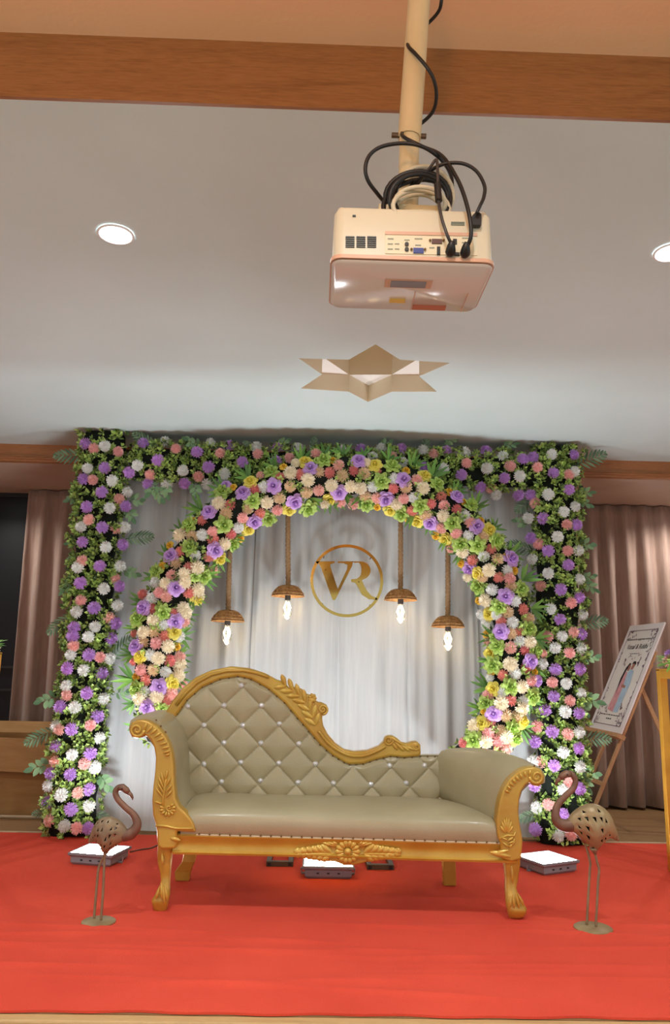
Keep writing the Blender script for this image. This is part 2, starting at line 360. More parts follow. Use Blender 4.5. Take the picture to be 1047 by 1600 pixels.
# backrest
inner_px = [(278, 1113), (293.5, 1092), (317.5, 1071.6), (345, 1059.5), (372.5, 1055), (393, 1059.5), (420.7, 1075), (445, 1096), (465, 1120), (482.6, 1140), (500, 1161), (520, 1178), (537.6, 1188.5), (546, 1191.5), (567, 1191), (588, 1184), (609.5, 1179), (631, 1181), (655.5, 1179), (690, 1179)]
inner = [SB(x, y) for x, y in inner_px]
ix = [p[0] for p in inner]; iz = [p[2] for p in inner]
buttons_px = [(378, 1071), (295, 1103), (351, 1102), (409, 1102), (320, 1133), (380, 1133), (437, 1130), (351, 1160), (408, 1160), (467, 1161), (320, 1193), (377, 1190), (436, 1191), (493, 1192), (347, 1220), (407, 1218), (466, 1221), (521, 1222), (608, 1195), (662, 1195), (579, 1224), (634, 1222)]
B = [SB(x, y) for x, y in buttons_px]
b0 = SB(378, 1133); ax = (SB(437, 1133)[0]-SB(320, 1133)[0])/2; az = SB(378, 1102)[2]-SB(378, 1162)[2]   # diamond lattice pitch
def tuft(x, z):
    u = (x-b0[0])/ax; w = (z-b0[2])/az
    a = abs(math.sin(PI*(u+w))); b = abs(math.sin(PI*(u-w)))
    return -(.012*(a*b)**.5 + .012*min(a, b)**.22)
nx, nz = 330, 150; zb = .38; P = []
for i in range(nx+1):
    x = ix[0]-.06+(ix[-1]-ix[0]+.06)*i/nx; zt = float(np.interp(x, ix, iz))-.002; row = []
    if x < ix[0]: zt = iz[0]-.06*(ix[0]-x)/.06
    for j in range(nz+1):
        z = zb+(zt-zb)*j/nz; e = min(1, (zt-z)/.03)
        row.append((x, YB-.012+(tuft(x, z)-.006)*min(1, .15+e), z))
    P.append(row)
m = MB(); m.grid(np.array(P)[::-1]); backrest = m.build('backrest', M_leather, sofa, angle=180, fix=False)
for k, p in enumerate(B):
    m = MB(); m.lathe([(.0005, .010), (.006, .0085), (.0115, .004), (.014, 0), (.014, -.008)], (p[0], YB-.028, p[2]), 10, np.array([[1, 0, 0], [0, 0, -1], [0, 1, 0]]))
    m.build('button', M_crystal, backrest, angle=25)
m = MB()
for i in range(len(inner)-1):
    L = np.linalg.norm(inner[i+1]-inner[i]); n = max(1, round(L/.042))
    for k in range(n):
        p = inner[i]+(inner[i+1]-inner[i])*k/n; m.lathe([(.0005, .0035), (.0035, .002), (.0045, 0)], (p[0], YB-.026, p[2]-.006), 6, np.array([[1, 0, 0], [0, 0, -1], [0, 1, 0]]))
m.build('nailhead_trim', M_nail, backrest)['kind'] = 'stuff'
m = MB(); m.tube([p+np.array((0, -.020, -.001)) for p in smooth_path(inner, 4)], .0045, 6); m.build('piping', M_leather, backrest)
outer_px = [(256, 1122), (260.8, 1111), (271, 1094), (286.6, 1075), (307, 1058), (331, 1047), (362, 1041), (390, 1044), (414, 1051.6), (432.7, 1062), (441, 1064), (452, 1074), (463, 1073), (472, 1076.7), (479, 1084), (489.5, 1087), (495, 1097), (502, 1097), (510, 1101), (513.5, 1109), (508, 1116), (503, 1118), (505, 1133.5), (512, 1147), (524, 1161), (537.6, 1170.6), (553, 1173.7), (574, 1172), (592, 1165), (599, 1158), (600.7, 1150.8), (606, 1149), (613, 1149), (620, 1153), (627, 1159.6), (635, 1161), (643, 1158.6), (651, 1158), (656, 1163), (656.6, 1175.5)]
outp = [SB(x, y) for x, y in outer_px]
inn2 = [SB(x, y+2) for x, y in inner_px[:-1]]
inn2[0] = SB(274, 1124)
poly = outp+inn2[::-1]
m = MB(); m.prism([p+np.array((0, -.032, 0)) for p in poly], [p+np.array((0, .045, 0)) for p in poly])
bf = m.build('back_frame', M_gold, sofa, smooth=True, angle=60, bevel=.013, segs=3)
m = MB(); pts = [SB(x, y, .03) for x, y in inner_px]; pts = pts+[np.array((pts[-1][0], YB+.03, .3)), np.array((pts[0][0], YB+.03, .3))]
m.prism(pts, [p+np.array((0, .02, 0)) for p in pts]); m.build('back_panel', M_leather, sofa, smooth=False)
def carve(name, parent, lst, plane, w0=1/364, h=.010, mt=None):
    m = MB()
    for bx, by, tx, ty, w in lst: m.petal(plane(bx, by), plane(tx, ty), w*w0, h, NF)
    o = m.build(name, mt or M_goldbright, parent, angle=180, fix=False); o['kind'] = 'stuff'; return o
def spiral(m, c, r, plane, turns=1.6, start=0.0, rad=.006, sgn=1, seg=26):
    pts = []
    for k in range(seg+1):
        t = k/seg; a = start+sgn*turns*2*PI*t; q = r*(1-.86*t); pts.append(plane(c[0]+q*math.cos(a), c[1]+q*math.sin(a)))
    m.tube(pts, [rad*(1-.35*k/seg) for k in range(seg+1)], 7)
pb = lambda x, y: SB(x, y, -.034)
crest = []
spine = [(437, 1066), (447, 1072), (458, 1080), (468, 1088), (477, 1098), (484, 1110), (489, 1122), (493, 1133)]
for i in range(len(spine)-1):
    (x0, y0), (x1, y1) = spine[i], spine[i+1]; dx, dy = x1-x0, y1-y0; L = math.hypot(dx, dy); ux, uy = dx/L, dy/L
    for s in (-1, 1): crest.append((x1, y1, x0+s*uy*12-ux*4, y0-s*ux*12-uy*4, 8.5))
for a in range(7): crest.append((488, 1091, 488+7*math.cos(a*2*PI/7), 1091+8*math.sin(a*2*PI/7), 6.5))
carve('crest_carving', bf, crest, pb, 1/318, .010)
m = MB(); spiral(m, (504.5, 1108.5), 8, pb, 1.7, PI/2, .0065, -1); spiral(m, (607, 1157), 7.5, pb, 1.6, 0, .006, 1); spiral(m, (651, 1167), 5.5, pb, 1.3, PI, .005, -1)
m.build('scroll', M_goldbright, bf, angle=180)
carve('crest_carving', bf, [(612, 1160, 622, 1172, 6), (618, 1160, 632, 1174, 6), (625, 1163, 641, 1174, 6), (633, 1166, 648, 1172, 5), (613, 1154, 634, 1166, 5)], pb, 1/318, .009)
m = MB(); m.tube([pb(*q) for q in ((420, 1058), (400, 1051), (380, 1047.5), (355, 1048), (330, 1054), (308, 1066), (290, 1083), (275, 1102))], .009, 8); m.build('moulding', M_gold, bf, angle=180)
m = MB(); m.tube([pb(*q) for q in smooth_path([(498, 1142), (510, 1158), (526, 1171), (545, 1180), (568, 1181), (588, 1174), (602, 1166)], 3)], .009, 8); m.build('moulding', M_gold, bf, angle=180)

# front rail with mouldings
def railpt(t, z, y): return np.array((-.60+1.49*t, 3.566-.038*t+y, z))
prof = [(.237, -.012), (.246, -.016), (.252, -.004), (.268, 0), (.292, -.002), (.302, -.010), (.312, -.014), (.318, -.004), (.318, .04), (.237, .04)]
rings = [[railpt(t, z-(.004 if t > .5 else 0), y) for z, y in prof] for t in (0, .25, .5, .75, 1)]
m = MB(); m.loft(rings); rail = m.build('front_rail', M_gold, sofa, angle=35)
K6 = .21875; PL = lambda x, y: (180+x*K6, 1090+y*K6); KR = 130/717; PR = lambda x, y: (740+x*KR, 1160+y*KR)
kc = 280/1047; PC = lambda x, y: (380+x*kc, 1280+y*kc)       # rail carving, read off a close view
rc = []
for a in range(14):
    t = a*2*PI/14; rc.append((*PC(611+26*math.cos(t), 190+26*math.sin(t)), *PC(611+76*math.cos(t), 190+72*math.sin(t)), 10))
for s in (-1, 1):
    for k in range(6):
        x = 611+s*(95+32*k); rc.append((*PC(x, 196-k*1), *PC(x+s*62, 148+k*8), 12)); rc.append((*PC(x, 202-k*1), *PC(x+s*58, 244-k*7), 12))
    rc.append((*PC(611+s*80, 200), *PC(611+s*285, 205), 6))
    for k in range(3): rc.append((*PC(611+s*60, 150+4*k), *PC(611+s*(90+30*k), 128+4*k), 6))
carve('rail_carving', rail, rc, lambda x, y: SF(x, y, -.012), 1/364, .013)
m = MB(); pts = [SF(*PC(x, y), -.006) for x, y in ((325, 175), (360, 130), (480, 122), (740, 122), (860, 150), (888, 200), (868, 235), (790, 232), (700, 258), (640, 272), (590, 272), (540, 250), (450, 245), (360, 228))]
m.prism(pts, [p+np.array((0, .022, 0)) for p in pts]); m.build('rail_carving', M_gold, rail, smooth=True, angle=50, bevel=.006)
m = MB(); c = SF(*PC(611, 190), -.016); m.lathe([(.0005, .012), (.008, .010), (.014, .004), (.016, 0)], c, 14, np.array([[1, 0, 0], [0, 0, -1], [0, 1, 0]])); m.build('rosette_centre', M_goldbright, rail)
carve('rail_carving', rail, [(*PL(395, 1000), *PL(465, 1022), 7), (*PL(465, 1020), *PL(395, 1005), 7), (*PR(320, 985), *PR(140, 945), 9), (*PR(300, 930), *PR(160, 965), 7)], lambda x, y: SF(x, y, -.034), 1/364, .010)
# side and back rails, underside
m = MB(); m.bar((-.60, 3.60, .278), (-.60, 4.05, .278), .05, .075, (1, 0, 0)); m.bar((.86, 3.56, .278), (.66, 4.05, .278), .05, .075, (1, 0, 0)); m.bar((-.62, 4.04, .278), (.68, 4.04, .278), .075, .05, (0, 1, 0)); m.build('side_rail', M_gold, sofa, smooth=False, bevel=.004)
m = MB(); q = [(-.6, 3.58), (.87, 3.54), (.66, 4.04), (-.6, 4.04)]; m.prism([(x, y, .285) for x, y in q], [(x, y, .30) for x, y in q]); m.build('underside_panel', M_black, sofa, smooth=False)

# seat cushion
nu, P = 60, []
sec = [(0.0, .312), (-.010, .330), (-.016, .360), (-.014, .390), (.004, .412), (.05, .424), (.16, .434), (.30, .436), (.40, .432), (.47, .42)]
for i in range(nu+1):
    u = i/nu; row = []
    for k, (dy, z) in enumerate(sec):
        v = max(0, dy)/.47
        xl = -.57-.0*v; xr = .815-.13*v
        x = xl+(xr-xl)*u; edge = min(u, 1-u); sq = 1-math.exp(-edge*26)
        zz = z-.02*(1-sq)*(1 if z > .37 else 0)-.006*u+.003*math.sin(7*u+3*v)
        row.append((x, 3.562-.036*u+dy*(1 if dy > 0 else (.4+.6*sq)), zz))
    P.append(row)
m = MB(); m.grid(np.array(P)); seat = m.build('seat_cushion', M_leather, sofa, angle=180, fix=False)
m = MB(); line = [np.array((-.50+1.315*t, 3.556-.036*t, .3165-.006*t)) for t in np.linspace(0, 1, 30)]
m.tube(line, .0045, 6); m.build('piping', M_piping, seat)
m = MB()
for t in np.linspace(.01, .99, 30): m.lathe([(.0005, .004), (.0035, .0025), (.0045, 0)], (-.50+1.315*t, 3.550-.036*t, .322-.006*t), 6, np.array([[1, 0, 0], [0, 0, -1], [0, 1, 0]]))
m.build('nailhead_trim', M_nail, seat)['kind'] = 'stuff'

# left arm: carved post and leather roll
postL = [(150, 160), (115, 180), (100, 215), (100, 245), (115, 280), (150, 295), (190, 285), (215, 272), (250, 300), (278, 360), (288, 430), (284, 520), (270, 640), (262, 740), (268, 840), (285, 900), (295, 950), (300, 1060), (330, 1085), (420, 1080), (440, 1060), (440, 955), (575, 962), (560, 900), (540, 868), (500, 820), (455, 780), (430, 720), (420, 600), (416, 480), (405, 400), (385, 330), (350, 270), (300, 210), (235, 168), (190, 158)]
pf = [SF(*PL(x, y), -.032) for x, y in postL]
m = MB(); m.prism(pf, [p+np.array((0, .068, 0)) for p in pf]); pl = m.build('arm_post', M_gold, sofa, angle=50, bevel=.009, segs=3)
PLp = lambda x, y: SF(*PL(x, y), -.034)
m = MB(); spiral(m, (155, 232), 52, PLp, 1.6, 0, .0075, 1); m.build('scroll', M_goldbright, pl, angle=180)
c = []
for k, (x0, y0, x1, y1) in enumerate([(205, 240, 225, 178), (225, 250, 268, 200), (250, 262, 300, 222), (275, 285, 328, 250), (295, 310, 352, 285), (315, 338, 372, 318), (330, 365, 388, 350), (340, 395, 395, 378), (352, 415, 392, 402)]): c.append((x0, y0, x1, y1, 24))
for x0, y0, x1, y1 in [(345, 720, 290, 640), (350, 690, 300, 600), (350, 660, 310, 560), (352, 630, 330, 535), (356, 600, 375, 515), (360, 640, 395, 570), (362, 680, 405, 620), (362, 715, 408, 660), (340, 760, 280, 740)]: c.append((x0, y0, x1, y1, 22))
for a in range(9):
    t = PI*(-.25+1.35*a/8); c.append((375+22*math.cos(t), 795+20*math.sin(t), 375+62*math.cos(t), 795+58*math.sin(t), 24))
carve('post_carving', pl, c, PLp, K6/364, .011)
m = MB(); spiral(m, (385, 790), 26, PLp, 1.3, 0, .005, 1); m.tube([PLp(x, y) for x, y in ((345, 800), (340, 740), (352, 660), (370, 520))], .005, 6); m.tube([PLp(x, y) for x, y in ((290, 915), (360, 918), (435, 935), (555, 935))], .005, 6); m.build('scroll', M_goldbright, pl, angle=180)
armL = [(165, 280), (112, 268), (94, 220), (106, 165), (150, 132), (225, 128), (305, 160), (372, 245), (418, 380), (430, 500), (430, 640), (445, 740), (505, 830), (380, 900), (300, 850), (290, 640), (300, 430), (280, 350), (222, 275)]
a0 = [SF(*PL(x, y), .03) for x, y in armL]
dep = np.array((0, 1, 0))
rings = [[p+dep*y for p in a0] for y in (0, .012, .15, .30, .43, .455)]
cen = sum(a0)/len(a0)
rings[0] = [cen+(p-cen)*np.array((.985, 1, .985)) for p in rings[0]]
m = MB(); m.loft(rings); al = m.build('arm_pad', M_leather, sofa, angle=70)
m = MB()
for p, q in zip(a0[6:12], a0[7:13]):
    n = max(1, round(np.linalg.norm(q-p)/.035))
    for k in range(n): r = p+(q-p)*k/n; m.lathe([(.0005, .004), (.0035, .0025), (.0045, 0)], r+np.array((-.006, -.008, 0)), 6, np.array([[1, 0, 0], [0, 0, -1], [0, 1, 0]]))
m.build('nailhead_trim', M_nail, al)['kind'] = 'stuff'

# right arm: lower post curling outwards
postR = [(450, 222), (520, 212), (580, 232), (614, 290), (606, 350), (560, 382), (515, 372), (490, 342), (450, 368), (412, 425), (393, 500), (389, 600), (400, 700), (415, 780), (426, 850), (420, 930), (412, 1010), (330, 1030), (262, 1010), (240, 1000), (235, 870), (215, 830), (203, 770), (200, 680), (208, 600), (225, 500), (260, 400), (310, 320), (380, 255)]
pf = [SF(*PR(x, y), -.032) for x, y in postR]
m = MB(); m.prism(pf, [p+np.array((0, .068, 0)) for p in pf]); pr = m.build('arm_post', M_gold, sofa, angle=50, bevel=.008, segs=3)
PRp = lambda x, y: SF(*PR(x, y), -.034)
m = MB(); spiral(m, (545, 298), 62, PRp, 1.6, PI, .0075, -1); m.build('scroll', M_goldbright, pr, angle=180)
c = [(x0, y0, x1, y1, 30) for x0, y0, x1, y1 in [(480, 290, 490, 235), (450, 300, 440, 245), (420, 318, 400, 262), (395, 335, 365, 285), (370, 355, 335, 312), (345, 380, 310, 340), (325, 410, 290, 372), (310, 435, 272, 410)]]
for a in range(7):
    t = -PI/2+(a-3)*.36; c.append((285+14*math.cos(t), 790+20*math.sin(t), 285+62*math.cos(t), 785+140*math.sin(t), 30))
c += [(290, 850, 345, 815, 26), (300, 870, 350, 850, 26), (250, 860, 300, 900, 24), (310, 910, 330, 870, 22), (240, 820, 290, 840, 22)]
carve('post_carving', pr, c, PRp, KR/364, .011)
m = MB(); m.tube([PRp(x, y) for x, y in ((225, 830), (290, 800), (350, 805), (360, 770))], .005, 6); m.tube([PRp(x, y) for x, y in ((300, 900), (345, 870), (352, 830))], .005, 6); m.build('scroll', M_goldbright, pr, angle=180)
armRf = cl([(560, 372), (618, 345), (622, 285), (585, 222), (520, 200), (445, 208), (370, 240), (300, 305), (248, 390), (212, 495), (195, 600), (188, 690), (195, 790), (300, 830), (400, 780), (385, 600), (395, 500), (420, 420), (495, 345)], 740, 1160, KR)
armRr = [(775, 1210), (790, 1200), (792, 1186), (780, 1176), (755, 1169), (730, 1168), (705, 1169), (690, 1173), (683, 1182), (682, 1195), (683, 1210), (684, 1225), (686, 1245), (715, 1258), (745, 1250), (742, 1235), (745, 1225), (752, 1218), (765, 1213)]
f0 = [SF(x, y, .03) for x, y in armRf]; r0 = [SB(x, y, -.02) for x, y in armRr]
rings = []
for k, t in enumerate((0, .03, .2, .4, .6, .8, .97, 1)):
    e = t; bul = .012*math.sin(PI*t)
    ring = [p*(1-e)+q*e+np.array((0, 0, bul if 2 < i < 9 else 0)) for i, (p, q) in enumerate(zip(f0, r0))]
    if k == 0: cen = sum(ring)/len(ring); ring = [cen+(p-cen)*np.array((.985, 1, .985)) for p in ring]
    rings.append(ring)
m = MB(); m.loft(rings); ar = m.build('arm_pad', M_leather, sofa, angle=70)
m = MB()
for p, q in zip(f0[4:12], f0[5:13]):
    n = max(1, round(np.linalg.norm(q-p)/.035))
    for k in range(n): r = p+(q-p)*k/n; m.lathe([(.0005, .004), (.0035, .0025), (.0045, 0)], r+np.array((0, -.008, 0)), 6, np.array([[1, 0, 0], [0, 0, -1], [0, 1, 0]]))
m.build('nailhead_trim', M_nail, ar)['kind'] = 'stuff'

# legs
def leg(rows, conv, dyb, name='leg', front=True):
    rings = []
    for yy, xa, xb, fw_ in rows:
        a = conv(xa, yy); b = conv(xb, yy); w = (b[0]-a[0])/2; cx = (a[0]+b[0])/2; z = max(a[2], .0085); cy = a[1]+.03-fw_
        ring = []
        for k in range(12):
            t = 2*PI*k/12; ct, st = math.cos(t), math.sin(t); e = .62
            ring.append((cx+w*math.copysign(abs(ct)**e, ct), cy+w*.95*math.copysign(abs(st)**e, st), z))
        rings.append(ring)
    m = MB(); m.loft(rings); return m.build(name, M_gold, sofa, angle=50)
rowsL = [(1035, 298, 432, 0), (1080, 296, 420, 0), (1110, 292, 405, 0), (1180, 296, 398, .004), (1250, 312, 392, .006), (1310, 322, 388, .008), (1350, 312, 388, .014), (1400, 288, 392, .022), (1440, 262, 385, .028), (1465, 264, 380, .026), (1520, 276, 366, .02), (1545, 282, 360, .018)]
lg = leg(rowsL, lambda x, y: SF(*PL(x, y)), 0)
carve('leg_carving', lg, [(330, 1320, 335, 1440, 30), (355, 1330, 372, 1450, 28), (318, 1350, 290, 1440, 26), (345, 1340, 352, 1470, 26), (335, 1110, 340, 1200, 22)], lambda x, y: SF(*PL(x, y), -.036 if y > 1300 else -.012), K6/364, .012)
rowsR = [(990, 262, 412, 0), (1040, 266, 414, 0), (1090, 275, 408, 0), (1180, 282, 395, .004), (1260, 281, 378, .008), (1310, 280, 392, .012), (1370, 281, 428, .02), (1420, 284, 455, .028), (1450, 292, 452, .028), (1490, 302, 438, .022), (1545, 312, 416, .018)]
lg = leg(rowsR, lambda x, y: SF(*PR(x, y)), 0)
carve('leg_carving', lg, [(340, 1310, 350, 1430, 30), (365, 1300, 395, 1430, 30), (320, 1320, 310, 1430, 28), (380, 1300, 435, 1410, 28), (330, 1060, 340, 1220, 24)], lambda x, y: SF(*PR(x, y), -.036 if y > 1280 else -.012), KR/364, .012)
def rleg(xs):
    m = MB(); rings = []
    for z, x0, x1, dy in xs: rings.append([(x0, 4.0+dy, z), (x1, 4.0+dy, z), (x1, 4.05+dy, z), (x0, 4.05+dy, z)])
    m.loft(rings); return m.build('leg', M_gold, sofa, smooth=False, bevel=.004)
rleg([(.0085, -.655, -.590, .02), (.05, -.66, -.585, .015), (.10, -.625, -.565, 0), (.16, -.615, -.555, 0), (.29, -.62, -.55, 0)])
rleg([(.0085, .650, .712, .01), (.15, .645, .708, 0), (.29, .64, .705, 0)])

# ------------------------------------------------------------------ drape behind the arch: six overlapping panels
drape = thing('backdrop_drape', (.05, 5.14, 0), 'white sheer gathered drape hung behind the flower arch', 'drape')
edges = [-1.40, -.93, -.40, .12, .60, 1.04, 1.56]
for k in range(6):
    x0, x1 = edges[k]-.03, edges[k+1]+.03; n = 70; rg = np.random.default_rng(20+k)
    fr = [(rg.uniform(18, 60), rg.uniform(0, 6.28), rg.uniform(.3, 1)) for _ in range(5)]
    P = []
    for z in np.linspace(.012, 2.46, 16):
        row = []
        for i in range(n+1):
            u = i/n; x = x0+(x1-x0)*u; t = z/2.46
            xw = x+.05*(t-.5)*math.sin(2.1*k+x*3)
            d = sum(a*math.sin(f*xw+p+.25*math.sin(2*z+p)) for f, p, a in fr)*.0095
            d += -.012*math.exp(-((u-.06)/.035)**2)-.010*math.exp(-((u-.93)/.03)**2)
            row.append((xw, 5.145+d+(.006 if k % 2 else -.006)-.05*(1-t)**2*.4, z))
        P.append(row)
    m = MB(); m.grid(np.array(P)); m.build('drape_panel', M_drape, drape, angle=180, fix=False)
m = MB(); m.tube([(-1.5, 5.16, 2.47), (1.62, 5.16, 2.47)], .014, 8); m.tube([(-1.47, 5.19, 0), (-1.47, 5.19, 2.48)], .016, 8); m.tube([(1.60, 5.19, 0), (1.60, 5.19, 2.48)], .016, 8); m.build('support_pole', M_steel, drape)

# ------------------------------------------------------------------ flowers
def mum_mesh(name, n=96, seed=0):
    rg = random.Random(seed); m = MB()
    for k in range(n):
        t = (k+.5)/n; ph = math.acos(1-t*1.25); th = k*2.39996+rg.uniform(-.15, .15)
        d = np.array((math.sin(ph)*math.cos(th), math.sin(ph)*math.sin(th), math.cos(ph)))
        e1 = np.array((-math.sin(th), math.cos(th), 0)); L = 1+rg.uniform(-.1, .08); w = .105
        up = np.cross(d, e1)
        a = d*.30; b = d*.72+up*rg.uniform(-.04, .06); c = d*L+e1*rg.uniform(-.05, .05)
        m.add([a-e1*w*.6, a+e1*w*.6, b+e1*w, c+e1*w*.45, c-e1*w*.45, b-e1*w], [(0, 1, 2, 5), (5, 2, 3, 4)])
    m.lathe([(.02, .62), (.35, .5), (.55, .15), (.5, -.25), (.05, -.4)], seg=8)
    return m.mesh(name, smooth=False)
def rose_mesh(name, seed=0, open_=1.0, wild=0.0):
    """whorls of cupped petals around a closed bud"""
    rg = random.Random(seed); m = MB()
    m.lathe([(.16, .10), (.17, .40), (.11, .58), (.02, .66)], seg=8)
    for layer, (r, h, n, curl) in enumerate(((.24, .66, 3, .0), (.42, .60, 4, .12), (.64, .44, 5, .30), (.86, .22, 5, .5), (1.04, -.02, 6, .6))):
        for k in range(n):
            th = 2*PI*(k/n)+layer*.75+rg.uniform(-.15, .15); span = 2*PI/n*.70; rows = []; tip = rg.uniform(-.05, .07)
            for v in (0, .35, .7, .88, 1):
                row = []
                for j in range(7):
                    u = (j-3)/3; a = th+u*span*(.55+.45*v)
                    edge = 1-.42*abs(u)**2.5-wild*.35*abs(u)
                    rr = (.12+(r-.12)*(v**.75)*edge+curl*.22*max(0, v-.7)/.3*edge)*open_
                    z = -.30+(h+.30)*(v**.6)*(.80+.20*edge)-curl*.30*max(0, v-.75)/.25+tip*v+wild*.08*math.sin(5*u+k)*v
                    row.append((rr*math.cos(a), rr*math.sin(a), z))
                rows.append(row)
            m.grid(np.array(rows))
    return m.mesh(name, smooth=True, angle=180)
MUMS = {}
for c in 'WPVCET':
    for v in range(2):
        me = mum_mesh('mum_flower', 92 if c != 'C' else 70, seed=v*7+ord(c)); me.materials.append(FLM[c]); MUMS[c, v] = me
ROSES = {}
for c in 'vgyb':
    for v in range(2):
        me = rose_mesh('rose_flower', v*5+ord(c), 1.0 if c != 'b' else .8, 1.0 if c == 'g' else .15); me.materials.append(FLM[c]); ROSES[c, v] = me
FNAME = {'W': 'white_mum', 'P': 'pink_mum', 'V': 'violet_mum', 'C': 'coral_mum', 'E': 'cream_mum', 'T': 'tan_mum', 'v': 'violet_rose', 'g': 'green_rose', 'y': 'yellow_rose', 'b': 'amber_bud'}
FSIZE = {'W': .040, 'P': .039, 'V': .041, 'C': .039, 'E': .046, 'T': .042, 'v': .050, 'g': .056, 'y': .046, 'b': .032}
def flower(code, p, nrm, parent, k=1.0):
    c = code[0]; s = FSIZE[c]*k*(.72 if code.endswith('s') else 1)*random.uniform(.94, 1.06)
    v = random.randrange(2); me = MUMS[c, v] if c in 'WPVCET' else ROSES[c, v]
    nrm = np.array(nrm)+np.array([random.uniform(-.18, .18) for _ in range(3)]); a = random.uniform(0, 6.28)
    inst(FNAME[c], me, frame(p, nrm, (math.cos(a), .1, math.sin(a)), s), parent)

# leaf shapes shared by the garlands
def blade(m, a, d, nrm, L, w, fold=.25, droop=0.0, shape=((0, .15), (.25, .85), (.5, 1), (.78, .6), (1, .03))):
    d = np.array(d, float); d /= np.linalg.norm(d); nrm = np.array(nrm, float); x = np.cross(d, nrm); x /= np.linalg.norm(x); n = np.cross(x, d); rows = []
    for t, k in shape:
        c = np.array(a)+d*L*t-n*droop*L*t*t; rows.append([c-x*w*k/2+n*fold*w*k/2, c, c+x*w*k/2+n*fold*w*k/2])
    m.grid(np.array(rows))
def frond_mesh():
    m = MB(); m.tube([(0, 0, 0), (.5, 0, .03), (1, 0, 0)], [.014, .01, .003], 5)
    for k in range(8):
        t = .1+.86*k/7; L = .34*math.sin(PI*(.16+.8*t))+.05
        for s in (-1, 1): blade(m, (t*.97, 0, .03*math.sin(PI*t)), (.62+.3*t, s*.9*(1-.3*t), -.12), (0, 0, 1), L, .078, .35, .12)
    me = m.mesh('palm_frond', angle=180); me.materials.append(M_frond); return me
def sprig_mesh(seed):
    rg = random.Random(seed); m = MB(); m.tube([(0, 0, 0), (.45, .05, .05), (.9, 0, 0)], [.018, .014, .006], 5)
    for k in range(6):
        t = .25+.7*k/5; s = 1 if k % 2 else -1; a = s*rg.uniform(.6, 1.1)
        if k == 5: a = 0
        blade(m, (.9*t, .05*math.sin(PI*t), .03), (math.cos(a), math.sin(a), rg.uniform(-.2, .2)), (rg.uniform(-.3, .3), rg.uniform(-.3, .3), 1), rg.uniform(.38, .5), .26, .2, .1, ((0, .1), (.2, .75), (.45, 1), (.75, .8), (1, .05)))
    me = m.mesh('eucalyptus_sprig', angle=180); me.materials.append(M_euca); return me
def lance_mesh(seed):
    rg = random.Random(seed); m = MB()
    for k in range(5):
        a = (k-2)*.42+rg.uniform(-.12, .12); blade(m, (0, 0, 0), (math.cos(a), math.sin(a), rg.uniform(-.25, .35)), (rg.uniform(-.4, .4), rg.uniform(-.4, .4), 1), rg.uniform(.75, 1.05), .17, .3, .15)
    me = m.mesh('lance_leaf_cluster', angle=180); me.materials.append(M_lance); return me
FROND = frond_mesh(); SPRIG = [sprig_mesh(s) for s in range(3)]; LANCE = [lance_mesh(s) for s in range(4)]
def place(name, me, root, tip, Y, parent, dy=-.03, k=1.0, nrm=(0, -1, .15)):
    a = at(*root, Y); b = at(*tip, Y+dy); d = b-a; L = np.linalg.norm(d); inst(name, me, frame(a, np.array(nrm)-d/L*(np.array(nrm)@(d/L)), d, L*k), parent)

def leaf_mass(parent, sampler, n, seed, size=(.024, .040), name='boxwood_foliage'):
    """uncountable small leaves in rosettes over the dark core; one mesh"""
    rg = np.random.default_rng(seed); V = []; Fc = []
    for k in range(n//6):
        c, nr = sampler(rg); nr = nr/np.linalg.norm(nr)+rg.normal(0, .3, 3); nr /= np.linalg.norm(nr); e1 = np.cross(nr, rg.normal(0, 1, 3)); e1 /= np.linalg.norm(e1); e2 = np.cross(nr, e1)
        for q in range(6):
            a = q*1.05+rg.uniform(-.3, .3); d = nr*rg.uniform(.35, 1.1)+(e1*math.cos(a)+e2*math.sin(a))*rg.uniform(.5, 1.0); d /= np.linalg.norm(d)
            x = np.cross(d, nr); x /= np.linalg.norm(x)+1e-9; nn = np.cross(x, d); p = c+d*.004
            L = rg.uniform(*size); w = L*.27; o = len(V)
            V += [p, p+d*L*.55+x*w+nn*w*.3, p+d*L, p+d*L*.55-x*w+nn*w*.3]; Fc += [(o, o+1, o+2), (o, o+2, o+3)]
    me = bpy.data.meshes.new(name); me.from_pydata((np.array(V)-ORG[parent.name]).tolist(), [], Fc); me.materials.append(M_leaf)
    o = bpy.data.objects.new(name, me); COL.objects.link(o); o.parent = parent; o['kind'] = 'stuff'; return o

